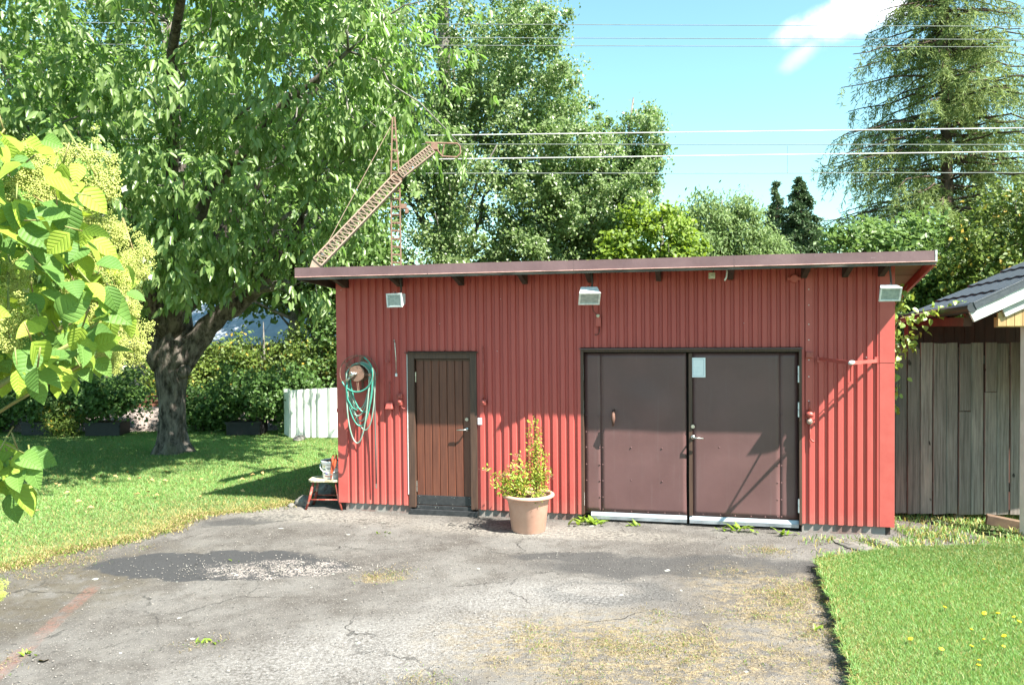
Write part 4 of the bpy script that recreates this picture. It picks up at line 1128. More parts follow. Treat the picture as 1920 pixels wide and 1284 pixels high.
bk = thing('plastic_bucket', 'white plastic bucket with coloured print standing on the stool', 'bucket', (-2.435, 10.46, SH), 0)
m = MB(); m.lathe([(.118, .0), (.122, .006), (.136, .196), (.146, .198), (.147, .222), (.150, .226), (.150, .236), (.143, .238), (.138, .225), (.135, .19)], 40, cap=False); m.lathe([(.0005, .004), (.118, .0)], 40, cap=False)
m.build('body', M['bucket'], bk, smooth=True)
m = MB()
for r_, z in ((.14, .19), (.12, .215), (.07, .238), (.0005, .246)):
    for k in range(18):
        a = 2 * math.pi * k / 18
        m.v.append((r_ * math.cos(a), r_ * math.sin(a), z + random.uniform(-.01, .012)))
m.f += [(i * 18 + k, i * 18 + (k + 1) % 18, (i + 1) * 18 + (k + 1) % 18, (i + 1) * 18 + k) for i in range(3) for k in range(18)]
m.build('contents', M['soil'], bk)
m = MB(); m.tube([(.148 * math.cos(a), -.148 + .075 * 0 - .012 * math.sin((a + 1) / 1), .185 - .105 * math.sin(a)) if False else (.152 * math.cos(a), -.152 * math.sin(a) ** .7 if math.sin(a) > 0 else 0, .19 - .10 * math.sin(a)) for a in [math.pi * k / 20 for k in range(21)]], .005, 6)
m.build('handle', M['bucket'], bk, smooth=True)
def band(name, a0, a1, z0, z1, mat, rr=None):
    m = MB(); n = 10; V = []
    for k in range(n + 1):
        a = R(a0 + (a1 - a0) * k / n)
        for z in (z0, z1):
            r_ = .1225 + (.136 - .122) * z / .196 + .0012
            V.append((r_ * math.cos(a), r_ * math.sin(a), z))
    m.add(V, [(2 * k, 2 * k + 2, 2 * k + 3, 2 * k + 1) for k in range(n)])
    return m.build(name, M[mat], bk)
for a0, a1, z0, z1, c in ((228, 238, .155, .175, 'label_yellow'), (224, 242, .128, .138, 'label_green'), (222, 244, .116, .124, 'label_grey'), (250, 285, .142, .149, 'label_grey'), (255, 282, .130, .136, 'label_grey'), (288, 312, .150, .156, 'label_grey'), (288, 310, .085, .091, 'label_grey'), (288, 312, .07, .075, 'label_grey'), (288, 308, .055, .06, 'label_grey'), (240, 256, .062, .086, 'label_blue'), (226, 238, .07, .08, 'label_green'), (236, 280, .030, .042, 'label_red')):
    band('print', a0, a1, z0, z1, c)
tool = thing('garden_shears', 'red handled garden shears propped between the bucket and the shed', 'garden shears', (-2.405, 10.275, SH), 0)
for dx in (-.010, .022):
    m = MB(); m.tube([(-.005 + dx * .2, 0, .002), (.0 + dx * .4, .01, .09), (.018 + dx, .02, .19), (.03 + dx * 1.4, .03, .28), (.04 + dx * 1.2, .035, .33)], [.004, .009, .017, .019, .010], 8)
    m.build('handle', M['tool_red'], tool, smooth=True)
m = MB(); m.cyl((.002, -.002, .075), (.002, .02, .075), .012, n=10); m.build('pivot', M['steel'], tool)
m = MB(); m.tube([(-.005, 0, .0), (.0, .012, .09)], [.002, .008], 6); m.build('blade', M['steel'], tool)
def stone(label, x, y, z, r, sq, seed, mat='stone', name='stone', group=None):
    rr = random.Random(seed)
    m = MB(); m.ball((0, 0, 0), r, 12, 8, sq)
    m.v = [tuple(Vector(p) * (1 + rr.uniform(-.13, .13))) for p in m.v]
    o = m.build(name, M[mat]); o.location = (x, y, z); o.rotation_euler = (0, 0, rr.uniform(0, 3))
    tag(o, label, 'stone', group)
stone('rough grey edge stone half sunk in the grass left of the stool', -2.86, 10.62, .03, .15, (1.1, .8, .6), 1)
stone('low shaded stone behind the red stool against the lawn', -2.72, 11.1, .06, .2, (1.2, .8, .6), 2)
stone('small pale stone at the lawn corner by the asphalt', -3.0, 10.5, .01, .055, (1.3, .9, .7), 3)
stone('pale stone slab lying at the right corner of the shed', *SW(2.05, .36, .01)[:2], .012, .17, (1.5, .7, .25), 4)
stone('flat stone below the right corner of the shed beside the raised lawn', *SW(1.75, .52, .005)[:2], .006, .2, (1.8, .6, .16), 5)
stone('pale stone lying at the foot of the white metal fence', -4.55, 16.6, .05, .14, (1.4, .8, .5), 6)

# ------------------------------------------------------------------ white corrugated fence behind the lawn
wf = thing('metal_fence', 'white corrugated metal screen standing on the lawn behind the shed', 'fence', (-4.83, 16.9, 0), R(-3))
def corr_sheet(name, length, z0, z1, pitch, depth, mat, parent, loc, rz, jag=0.0):
    n = int(length / pitch * 6)
    V, F = [], []
    for k in range(n + 1):
        x = length * k / n
        c = math.sin(2 * math.pi * x / pitch)
        y = -depth / 2 * max(-1, min(1, c * 1.6))
        V += [(x, y, z0), (x, y, z1 + .035 * x / max(length, .01) + random.uniform(-jag, jag))]
    F = [(2 * k, 2 * k + 2, 2 * k + 3, 2 * k + 1) for k in range(n)]
    o = MB().add(V, F).build(name, mat, parent)
    so = o.modifiers.new('thick', 'SOLIDIFY'); so.thickness = .003
    o.location, o.rotation_euler = loc, (0, 0, rz)
    return o
corr_sheet('corrugated_sheet', .62, .03, 1.06, .155, .05, M['white_metal'], wf, (0, 0, 0), 0)
corr_sheet('corrugated_sheet', 1.15, .03, 1.095, .25, .045, M['white_metal'], wf, (.60, -.012, 0), 0)
corr_sheet('corrugated_sheet', .60, .03, 1.05, .11, .035, M['white_metal'], wf, (-.30, .52, 0), R(-60))
for x in (.05, .8, 1.5):
    m = MB(); m.box(x, x + .06, .04, .1, -.1, .98); m.build('post', M['grey_wood'], wf)

# ------------------------------------------------------------------ grey plank fence on the right
fence = thing('plank_fence', 'tall weathered grey plank fence between shed and carport', 'fence', (4.42, 9.545, 0), R(-5.5))
xx, k = 0.0, 0
widths = [.11, .145, .14, .15, .147, .155, .14, .147, .15, .145, .15, .147, .15, .12]
pp = 0.0
for k, w in enumerate(widths):
    front = k % 2 == 1
    x0, x1 = pp + .005, pp + w - .005
    y = (-.016 if front else -.004) + random.uniform(-.003, .003)
    zt = 2.155 + random.uniform(-.012, .012)
    m = MB()
    if k == 7:
        m.box(x0, x1, y, y + .021, .075, 1.325); m.build('plank', M['fence_plank'], fence, bevel=.003)
        m = MB(); m.box(x0 + .004, x1 - .003, y - .004, y + .018, 1.335, zt)
    elif k == 9:
        m.box(x0, x1, y, y + .021, .078, 1.56); m.build('plank', M['fence_plank'], fence, bevel=.003)
        m = MB(); m.box(x0 + .006, x1, y - .003, y + .018, 1.566, zt)
    else:
        lean = random.uniform(-.004, .004)
        m.hexa([(x0, y, .08 + random.uniform(-.012, .006)), (x1, y, .08), (x1, y + .021, .08), (x0, y + .021, .08), (x0 + lean, y, zt), (x1 + lean, y, zt + random.uniform(-.006, .006)), (x1 + lean, y + .021, zt), (x0 + lean, y + .021, zt)])
    m.build('plank', M['fence_plank'], fence, bevel=.003)
    pp += w
for z in (.35, 1.1, 1.9):
    MB().box(-.02, pp, .0245, .07, z, z + .1).build('rail', M['fence_plank'], fence)
for x in (.0, 1.0, pp - .1):
    MB().box(x, x + .09, .071, .16, -.3, 2.1).build('post', M['fence_plank'], fence)
tb = MB().box(-.30, .22, -.05, .05, .0, .11).build('timber_offcut', simple('brown_timber', (0.16, 0.10, 0.06), (0.09, 0.055, 0.035), 8, 0.8), None, bevel=.006)
tb.location, tb.rotation_euler = (5.78, 8.95, .015), (0, R(8), R(-24))
tag(tb, 'short brown timber offcut lying at the foot of the pale carport post', 'timber')

# ------------------------------------------------------------------ carport at the right edge
cp = thing('carport', 'carport with dark blue grey sheet roof, white verge boards and pine gable', 'carport', (0, 0, 0))
EX, EZ, Y0, Y1, SLP = 5.05, 2.585, 8.5, 10.05, R(24)
run = 3.3
def rp(u, y, h=0.0):
    """point on the left roof slope: u metres up the slope from the eave"""
    return (EX + u * math.cos(SLP) - h * math.sin(SLP), y, EZ - .07 * (y - Y0) + u * math.sin(SLP) + h * math.cos(SLP))
m = MB()
nu = 8
step = .45
ny_ = 40
for k in range(nu):
    u0, u1 = k * step, (k + 1) * step + .015
    V = []
    for t in range(ny_ + 1):
        y = Y0 + (Y1 - Y0) * t / ny_
        wv = .006 * math.cos(2 * math.pi * (y - Y0) / .19)
        V += [rp(u0, y, .002), rp(u0, y, .026 + wv), rp(u1, y, .004 + wv)]
    mm = MB().add(V, [(3 * t, 3 * t + 1, 3 * t + 4, 3 * t + 3) for t in range(ny_)] + [(3 * t + 1, 3 * t + 2, 3 * t + 5, 3 * t + 4) for t in range(ny_)])
    mm.build('roof_course', M['tile'], cp)
def slab(name, u0, u1, y0, y1, h0, h1, mat, bevel=0.0):
    m = MB(); m.hexa([rp(u0, y0, h0), rp(u1, y0, h0), rp(u1, y1, h0), rp(u0, y1, h0), rp(u0, y0, h1), rp(u1, y0, h1), rp(u1, y1, h1), rp(u0, y1, h1)])
    return m.build(name, mat, cp, bevel=bevel)
slab('roof_deck', .0, nu * step, Y0 + .02, Y1, -.03, -.002, M['redbrown'])
slab('verge_cap', -.03, nu * step, Y0 - .035, Y0 + .05, .03, .052, M['tile'], .003)
slab('verge_face', -.03, nu * step, Y0 - .037, Y0 - .025, -.028, .0295, M['tile'])
slab('verge_board', -.10, nu * step, Y0 - .022, Y0 + .004, -.15, -.012, M['barge_white'], .003)
slab('verge_board', .26, nu * step, Y0 + .02, Y0 + .045, -.25, -.155, M['barge_white'], .003)
m = MB(); m.tube([(EX - .055, Y0 - .03, EZ - .02), (EX - .055, Y1, EZ - .02 - .07 * (Y1 - Y0))], .055, 10); m.build('gutter', simple('black_gutter', (0.022, 0.023, 0.026), (0.03, 0.032, 0.035), 10, 0.4), cp)
for k in range(28):
    u0 = .30 + k * .10
    x0, x1 = EX + u0 * math.cos(SLP), EX + (u0 + .094) * math.cos(SLP)
    zt = lambda x: EZ + (x - EX) * math.tan(SLP) - .20
    m = MB(); m.hexa([(x0, Y0 + .05, 2.36), (x1, Y0 + .05, 2.36), (x1, Y0 + .072, 2.36), (x0, Y0 + .072, 2.36), (x0, Y0 + .05, zt(x0)), (x1, Y0 + .05, zt(x1)), (x1, Y0 + .072, zt(x1)), (x0, Y0 + .072, zt(x0))])
    if zt(x0) > 2.42: m.build('gable_board', M['pine'], cp, bevel=.002)
MB().box(EX + .275, EX + 3.2, Y0 + .074, Y0 + .13, 2.348, 2.46).build('gable_beam', M['pine'], cp, bevel=.004)
MB().box(5.69, 5.80, Y0 + .12, Y0 + .24, 0, 2.384).build('post', M['post_white'], cp, bevel=.006)
MB().box(5.0, 5.1, Y1 - .2, Y1 - .1, 0, 2.42).build('post', M['redbrown'], cp)
MB().box(5.805, 8.3, Y0 + .075, Y0 + .12, 1.74, 2.345).build('shade_board', M['pine'], cp)  # added board, out of view, that keeps the sun off the plank fence
MB().box(5.10, 5.2, Y0 + .32, Y1 - .05, 2.36, 2.46).build('wall_plate', M['redbrown'], cp)
for k in range(26):
    MB().box(5.12 + k * .13, 5.245 + k * .13, Y1 - .1, Y1 - .07, 0, 2.7 if k > 5 else 2.42).build('wall_board', M['redbrown'], cp)
for k in range(4):
    y = Y0 + .3 + k * .38
    m = MB(); m.hexa([rp(.03, y, -.13), rp(3.3, y, -.13), rp(3.3, y + .05, -.13), rp(.03, y + .05, -.13), rp(.03, y, -.032), rp(3.3, y, -.032), rp(3.3, y + .05, -.032), rp(.03, y + .05, -.032)])
    m.build('rafter', M['redbrown'], cp)
m = MB(); m.box(EX + 6.2, EX + 6.3, Y0 + .1, Y1, 0, 2.6)
TOPX, TOPZ = EX + 3.6 * math.cos(SLP), EZ + 3.6 * math.sin(SLP)
m.build('far_wall', M['redbrown'], cp)
m = MB(); m.hexa([(TOPX, Y0, TOPZ - .03), (TOPX + 3.4, Y0, TOPZ - 1.53), (TOPX + 3.4, Y1, TOPZ - 1.53), (TOPX, Y1, TOPZ - .03), (TOPX, Y0, TOPZ + .02), (TOPX + 3.4, Y0, TOPZ - 1.48), (TOPX + 3.4, Y1, TOPZ - 1.48), (TOPX, Y1, TOPZ + .02)])
m.build('far_roof_slope', M['tile'], cp)

# ------------------------------------------------------------------ railway, mast, wires
TRK = lambda x, y: y + .048 * (x + 3)
m = MB(); xs = [-90 + 2.5 * k for k in range(73)]
prof = [(18.7, -.04), (19.0, .28), (19.3, .46), (22.4, .46), (23.4, -.04)]
V = []
for x in xs:
    for y, z in prof: V.append((x, TRK(x, y), z + random.uniform(-.03, .03)))
m.add(V, [(i * 5 + j, (i + 1) * 5 + j, (i + 1) * 5 + j + 1, i * 5 + j + 1) for i in range(len(xs) - 1) for j in range(4)])
tag(m.build('railway_embankment', M['ballast'], smooth=True), kind='structure')
n = 5200
x = RNG.uniform(-17, -3, n); y0 = RNG.uniform(18.75, 20.9, n)
z = np.interp(y0, [18.7, 19.0, 19.3, 22.4], [-.02, .28, .46, .46])
r = RNG.uniform(.02, .05, n)[:, None]
V = (np.stack([x, y0 + .048 * (x + 3), z], 1)[:, None, :] + oct_[None] * r[:, None, :] * RNG.uniform(.5, 1.3, (n, 6, 1))).reshape(-1, 3)
F = (np.arange(n)[:, None, None] * 6 + of[None]).reshape(-1, 3)
tag(finish('track_ballast', np_mesh('track_ballast', V, F), M['ballast']), 'pinkish grey crushed stone beside the railway track', 'gravel', kind='stuff')
for i, (y, lab) in enumerate(((19.75, 'nearer rusty railway rail seen between the dark bushes'), (21.25, 'farther rusty railway rail seen between the dark bushes'))):
    m = MB()
    pr = [(-.075, 0), (.075, 0), (.075, .015), (.012, .03), (.012, .12), (.037, .13), (.037, .165), (-.037, .165), (-.037, .13), (-.012, .12), (-.012, .03), (-.075, .015)]
    V = []
    for x in (-90, 90):
        for a, b_ in pr: V.append((x, TRK(x, y) + a, .47 + b_))
    m.add(V, [(k, (k + 1) % 12, 12 + (k + 1) % 12, 12 + k) for k in range(12)])
    tag(m.build('rail', M['rail']), lab, 'rail', 'railway rails')
sl = MB().box(-.13, .13, -1.25, 1.25, .36, .475).mesh('sleeper')
sl.materials.append(M['grey_wood'])
trk = thing('railway_sleepers', 'dark wooden sleepers under the rails behind the bushes', 'sleepers', (0, 0, 0))
for k in range(24):
    x = -18 + k * .65
    inst('sleeper', sl, trk, (x, TRK(x, 20.5), 0), (0, 0, R(2.7)))

mast = thing('lattice_mast', 'rusty lattice mast with a slanted lattice boom standing on the shed roof', 'mast', (-1.60, 10.9, .886), R(8))
mast.scale = (.634, .634, .634)
def lattice(name, p0, p1, w0, w1, bays, mat, parent, bar=.017, cross=True, zig=True):
    p0, p1 = Vector(p0), Vector(p1)
    ax = (p1 - p0).normalized()
    u = ax.cross(Vector((0, 1, 0))); u = u.normalized() if u.length > .1 else Vector((1, 0, 0))
    v = u.cross(ax).normalized()
    C = [(1, 1), (1, -1), (-1, -1), (-1, 1)]
    Pt = lambda t, c: p0 + (p1 - p0) * t + u * (c[0] * (w0 + (w1 - w0) * t) / 2) + v * (c[1] * (w0 + (w1 - w0) * t) / 2)
    grp = empty(name); grp.parent = parent
    for c in C:
        m = MB(); m.tube([Pt(0, c), Pt(1, c)], bar, 4); m.build('chord', mat, grp)
    m = MB()
    for k in range(bays + 1):
        t = k / bays
        for a in range(4):
            m.tube([Pt(t, C[a]), Pt(t, C[(a + 1) % 4])], bar * .75, 4)
            if zig and k < bays: m.tube([Pt(t, C[a]), Pt((k + 1) / bays, C[(a + 1) % 4])], bar * .6, 4)
    m.build('lacing', mat, grp)['kind'] = 'stuff'
    return grp
lattice('tower', (0, 0, 3.3), (0, 0, 5.55), .20, .19, 13, M['rust'], mast, .022, zig=False)
MB().box(-.17, .17, -.17, .17, 3.26, 3.33).build('base_plate', M['rust'], mast)
lattice('tower_head', (0, 0, 5.55), (-.02, 0, 6.98), .19, .05, 6, M['rust'], mast, .022, zig=False)
B0, B1, B2 = Vector((-1.66, -.25, 3.80)), Vector((.05, -.20, 5.62)), Vector((.80, -.18, 6.27))
lattice('boom', B0, B1, .22, .22, 22, M['rust_pale'], mast, .019)
lattice('boom_tip', B1 + Vector((.06, .05, .1)), B2, .18, .18, 13, M['rust_pale'], mast, .017)
m = MB(); m.hexa([B1 + Vector(p) for p in ((-.16, -.10, -.03), (.0, -.10, -.16), (.0, .12, -.16), (-.16, .12, -.03), (-.08, -.10, .10), (.10, -.10, -.02), (.10, .12, -.02), (-.08, .12, .10))]); m.build('pivot_bracket', M['rust'], mast)
m = MB(); m.hexa([B2 + Vector(p) for p in ((-.02, -.09, -.02), (.12, -.09, -.02), (.12, .09, -.02), (-.02, .09, -.02), (-.02, -.09, .13), (.12, -.09, .13), (.12, .09, .13), (-.02, .09, .13))]); m.build('end_box', M['rust'], mast)
m = MB(); lp = [B2 + Vector(p) for p in ((-.14, 0, .14), (.55, 0, .14), (.615, 0, .08), (.615, 0, -.08), (.54, 0, -.16), (.22, 0, -.15), (.13, 0, -.04), (.10, 0, .10))]
m.tube(lp, .020, 6); m.tube([B2 + Vector((.22, 0, -.14)), B2 + Vector((.27, 0, .12))], .014, 6); m.build('hanger_frame', M['rust'], mast)
m = MB(); m.tube([(-.03, 0, 6.9), B0 + Vector((.10, 0, .20))], .0075, 5); m.build('guy_wire', M['rust_pale'], mast)
m = MB(); m.hexa([B0 + Vector(p) for p in ((-.16, -.1, -.12), (.02, -.1, -.22), (.02, .1, -.22), (-.16, .1, -.12), (-.1, -.1, .06), (.1, -.1, -.04), (.1, .1, -.04), (-.1, .1, .06))]); m.build('foot_plate', M['rust_pale'], mast)
m = MB(); m.ball(B0 + Vector((.10, 0, .17)), .035, 8, 6); m.build('insulator', M['white_paint'], mast, smooth=True)
m = MB(); m.box(.08, .24, -.06, .06, 5.0, 5.1); m.box(.20, .28, -.05, .05, 4.9, 5.02); m.build('clamp', M['rust'], mast)

def wire(name, label, p0, p1, r, mat, sag=0.0, group=None):
    P = []
    for k in range(41):
        t = k / 40
        P.append((p0[0] + (p1[0] - p0[0]) * t, p0[1] + (p1[1] - p0[1]) * t, p0[2] + (p1[2] - p0[2]) * t - sag * 4 * t * (1 - t)))
    return tag(MB().tube(P, r, 6).build(name, mat), label, 'cable', group)
wire('overhead_cable', 'upper of the two thick pale cables crossing the sky', (-30, 15.2, 6.02), (30, 12.6, 5.57), .0095, M['cable_pale'], .0, 'thick pale cables')
wire('overhead_cable', 'lower of the two thick pale cables crossing the sky', (-30, 15.2, 5.54), (30, 12.6, 5.21), .0095, M['cable_pale'], .0, 'thick pale cables')
CAT = lambda x: 20.5 + .048 * (x + 3)
wire('catenary_wire', 'thin railway wire just below the upper thick pale cable', (-60, CAT(-60), 7.12), (70, CAT(70), 7.24), .010, M['cable_dark'], 0, 'thin railway wires')
ct = wire('contact_wire', 'lowest thin railway wire, a short dropper joining it from above', (-60, CAT(-60), 6.36), (70, CAT(70), 6.48), .011, M['cable_dark'], 0, 'thin railway wires')
m = MB(); m.tube([(7.42, CAT(7.42), 7.15), (7.42, CAT(7.42), 6.42)], .007, 5); m.build('dropper', M['cable_dark'], ct)
for z, lab in ((10.12, 'highest of the three thin wires crossing near the top'), (9.77, 'middle of the three thin wires crossing near the top'), (9.57, 'lowest of the three thin wires crossing near the top')):
    wire('overhead_wire', lab, (-60, 18.1, z), (70, 23.6, z + .38), .0085, M['cable_dark'], 0, 'thin wires near the top')

# ------------------------------------------------------------------ low barn far behind the cherry tree
bn = thing('barn', 'low grey barn with a pale metal roof glimpsed behind the cherry trunk', 'barn', (-14.2, 33, 0), R(-4))
bw = MB().box(-7, 7, 0, 6, 0, 1.7).mesh('x')
for k in range(46):
    MB().box(-7 + k * .304, -7 + k * .304 + .295, -.02, .02, 0, 1.72).build('wall_board', M['barn_wall'], bn)
m = MB(); m.box(-7, 7, .03, 6, 0, 1.7); m.build('wall', M['barn_wall'], bn)
for k in range(16):
    x = -7.4 + k * .92
    m = MB(); m.hexa([(x, -.4, 1.68), (x + .90, -.4, 1.68), (x + .90, 3.0, 3.5), (x, 3.0, 3.5), (x, -.4, 1.74), (x + .90, -.4, 1.74), (x + .90, 3.0, 3.56), (x, 3.0, 3.56)]); m.build('roof_sheet', M['barn_roof'], bn)
m = MB(); m.hexa([(-7.4, 3.01, 3.5), (7.4, 3.01, 3.5), (7.4, 6.4, 1.68), (-7.4, 6.4, 1.68), (-7.4, 3.01, 3.56), (7.4, 3.01, 3.56), (7.4, 6.4, 1.74), (-7.4, 6.4, 1.74)]); m.build('rear_roof', M['barn_roof'], bn)
# ------------------------------------------------------------------ vegetation
def rand_dirs(n):
    return unit(RNG.normal(size=(n, 3)))
def lobe_points(lobes, n, inner=0.55):
    """points in ellipsoid lobes (cx,cy,cz,rx,ry,rz[,weight]), biased to the shell; also the outward direction"""
    w = np.array([(l[6] if len(l) > 6 else 1.0) * (l[3] * l[4] * l[5]) ** (2 / 3) for l in lobes])
    ks = RNG.choice(len(lobes), n, p=w / w.sum())
    A = np.array([l[:6] for l in lobes])[ks]
    d = rand_dirs(n)
    r = inner + (1 - inner) * RNG.random(n) ** .6
    P = A[:, :3] + d * A[:, 3:] * r[:, None]
    return P, unit(d / A[:, 3:])
def in_frame(P, margin=1.25):
    """keep what can plausibly be seen from about the photograph's side of the scene"""
    y = np.maximum(P[:, 1], .5)
    return (np.abs(P[:, 0]) < y * .66 * margin + 1.0) & ((P[:, 2] - EYE) < y * .45 * margin + .8)
def bough(m, p0, p1, r0, r1, n=6, sag=0.0, wig=0.05, sides=7):
    p0, p1 = Vector(p0), Vector(p1)
    L = (p1 - p0).length
    P, Rr = [], []
    for k in range(n + 1):
        t = k / n
        q = p0.lerp(p1, t) + Vector((0, 0, -sag * 4 * t * (1 - t)))
        if 0 < k < n: q += Vector([random.uniform(-1, 1) * wig * L for _ in range(3)])
        P.append(q); Rr.append(r0 + (r1 - r0) * t)
    m.tube(P, Rr, sides, wob=.08)
    return P

def tree(name, label, base, top, trunk_r, lobes, n_cl, per, L, W, leaf, bark, sigma, group=None, cat='tree', inner=.5, hang=.5, up=.6, boughs=14, squash=(1, 1, .8), lean=0.0, sprays=0):
    """generic broad-leaved tree: trunk and boughs, and a crown of leaf clumps with gaps between them"""
    t = thing(name, label, cat, base, 0, group)
    B = Vector(base)
    m = MB()
    m.tube([Vector((0, 0, -.2)), Vector((lean * .3, 0, (top - 0) * .35)), Vector((lean * .8, 0, top * .7)), Vector((lean, 0, top))], [trunk_r * 1.3, trunk_r, trunk_r * .6, trunk_r * .15], 10, wob=.06)
    Pb, _ = lobe_points(lobes, boughs, .6)
    for p in Pb:
        q = Vector(p) - B
        z0 = min(max(q.z * random.uniform(.3, .7), .3), top * .9)
        bough(m, (lean * z0 / top, 0, z0), q, trunk_r * .33, trunk_r * .05, 5, 0, .04, 6)
    m.build('trunk', M[bark], t, smooth=True)
    C, O = lobe_points(lobes, n_cl, inner)
    k = in_frame(C); C, O = C[k], O[k]
    if sprays:
        Sp, So = lobe_points(lobes, sprays, .97)
        q = np.linspace(-.35, 1.0, 9)
        ext = RNG.uniform(.7, 1.7, sprays)
        dirs = unit(So * np.array([1, 1, .5]) + np.array([0, 0, .25]) + RNG.normal(size=So.shape) * .25)
        SC = (Sp[:, None, :] + dirs[:, None, :] * (q[None, :, None] * ext[:, None, None]) + RNG.normal(size=(sprays, 9, 3)) * .10).reshape(-1, 3)
        SO = np.repeat(So, 9, 0)
        k = in_frame(SC); C = np.concatenate([C, SC[k]]); O = np.concatenate([O, SO[k]])
        ssz = np.tile(np.linspace(.9, .35, 9), sprays)[k]
    sz = RNG.uniform(.55, 1.25, len(C))
    if sprays: sz[-len(ssz):] = ssz
    ids = np.repeat(np.arange(len(C)), per)
    off = RNG.normal(size=(len(ids), 3)) * sigma * sz[ids][:, None] * np.array(squash)
    P = C[ids] + off
    D = rand_dirs(len(ids)) + np.array([0, 0, -hang])
    N = O[ids] * .4 + rand_dirs(len(ids)) * .65 + np.array([.34, -.38, up + .1])
    ls = RNG.uniform(.65, 1.2, len(ids))
    V, F = leaf_geo(P - np.array(base), D, N, L * ls, W * ls, .12, .1)
    finish('crown', np_mesh('crown', V, F), M[leaf], t)['kind'] = 'stuff'
    return t

# ---- the old cherry tree
cb = Vector((-6.62, 15.1, 0))
ch = thing('cherry_tree', 'big old cherry tree with a dark gnarled trunk on the left lawn', 'tree', cb, 0)
m = MB()
tr = [(.0, 0, -.15), (.0, 0, .04), (.0, 0, .22), (.01, 0, .55), (.03, 0, 1.05), (.05, 0, 1.55), (.06, 0, 1.9), (.05, .02, 2.2)]
rr_ = [.42, .36, .275, .235, .24, .29, .36, .33]
N_ = 26
V = []
for (x, y, z), r in zip([tuple(Vector(a).lerp(Vector(b), t / 3)) for a, b in zip(tr[:-1], tr[1:]) for t in range(3)] + [tr[-1]],
                        [a + (b - a) * t / 3 for a, b in zip(rr_[:-1], rr_[1:]) for t in range(3)] + [rr_[-1]]):
    for k in range(N_):
        a = 2 * math.pi * k / N_
        fl = 1 + (.16 * math.sin(5 * a + .6) * max(0, 1 - z / .6) + .07 * math.sin(3 * a + z * 2.2) + .05 * math.sin(7 * a - z * 3) + random.uniform(-.035, .035))
        V.append((x + r * fl * math.cos(a), y + r * fl * math.sin(a), z))
nr = len(V) // N_
m.add(V, [(i * N_ + k, i * N_ + (k + 1) % N_, (i + 1) * N_ + (k + 1) % N_, (i + 1) * N_ + k) for i in range(nr - 1) for k in range(N_)])
m.ball((.33, -.16, 1.62), .13, 10, 7, (1, 1, 1.2))
limbs = []
def limb(pts, rs):
    P = []
    R_ = []
    for (a, b, ra, rb) in zip(pts[:-1], pts[1:], rs[:-1], rs[1:]):
        for t in range(3):
            q = Vector(a).lerp(Vector(b), t / 3); P.append(q + Vector([random.uniform(-.03, .03) for _ in range(3)])); R_.append(ra + (rb - ra) * t / 3)
    P.append(Vector(pts[-1])); R_.append(rs[-1])
    m.tube(P, R_, 12, wob=.1); limbs.extend(P[2:])
limb([(-.05, 0, 1.75), (-.42, -.05, 2.35), (-.85, -.2, 3.1), (-1.6, -.6, 4.3), (-2.6, -1.0, 5.8)], [.30, .22, .17, .12, .05])
limb([(.05, .05, 1.9), (.12, .1, 2.7), (.1, 0, 4.0), (.3, -.2, 5.6), (.2, -.2, 8.2)], [.34, .27, .21, .15, .05])
limb([(.15, .0, 1.72), (.62, -.05, 2.28), (1.12, -.15, 2.72), (1.75, -.4, 3.05), (2.5, -.9, 3.75), (3.3, -1.5, 4.9)], [.30, .22, .18, .14, .10, .05])
limb([(.1, .0, 2.3), (.5, -.6, 3.4), (1.2, -1.3, 4.7), (2.6, -1.9, 6.0), (4.0, -2.3, 6.9)], [.22, .16, .12, .08, .03])
limb([(-.0, .0, 2.3), (-.3, -.8, 3.5), (-.6, -2.0, 4.5), (-.8, -3.0, 5.3)], [.2, .14, .09, .03])
limb([(.2, -.3, 4.0), (1.2, -2.5, 6.8), (3.0, -5.6, 8.3)], [.12, .08, .03])
limb([(.1, .1, 3.0), (.9, .6, 4.4), (2.2, .8, 6.4), (3.2, .6, 8.0)], [.2, .14, .09, .03])
limb([(-.1, .1, 2.8), (-1.2, .9, 4.6), (-2.4, 1.2, 6.6)], [.18, .12, .04])
m.build('trunk', M['bark'], ch, smooth=True)
# bare, lichen-grey boughs that show between the leaves
m = MB()
for a, b_, r0, r1 in (((1.3, -.3, 2.85), (2.05, -1.5, 3.55), .07, .05), ((2.05, -1.5, 3.55), (2.95, -2.0, 4.35), .055, .03), ((1.7, -.5, 3.1), (2.75, -1.5, 3.2), .06, .03), ((2.05, -1.5, 3.55), (2.6, -1.9, 4.6), .035, .012),
                      ((2.3, -1.2, 3.2), (3.2, -1.9, 3.15), .018, .006), ((2.4, -1.3, 3.2), (3.1, -1.6, 2.85), .014, .004), ((2.2, -1.1, 3.15), (2.9, -1.9, 2.95), .014, .004),
                      ((-.3, -2.3, 4.3), (-1.0, -4.0, 5.6), .045, .02), ((-.9, -2.5, 5.0), (-2.2, -4.1, 6.6), .04, .015), ((2.0, -2.2, 5.6), (3.2, -3.6, 6.0), .03, .010),
                      ((1.0, -1.9, 5.4), (1.9, -3.9, 6.1), .03, .01), ((.2, -2.1, 4.0), (.9, -3.4, 3.7), .03, .01), ((3.9, -2.2, 5.7), (4.75, -3.2, 5.5), .022, .006), ((4.2, -2.5, 5.55), (4.9, -3.1, 5.85), .014, .004), ((4.0, -2.3, 5.3), (4.5, -3.0, 5.0), .012, .004)):
    bough(m, a, b_, r0, r1, 6, 0, .05, 7)
C0 = [Vector(p) for p in limbs]
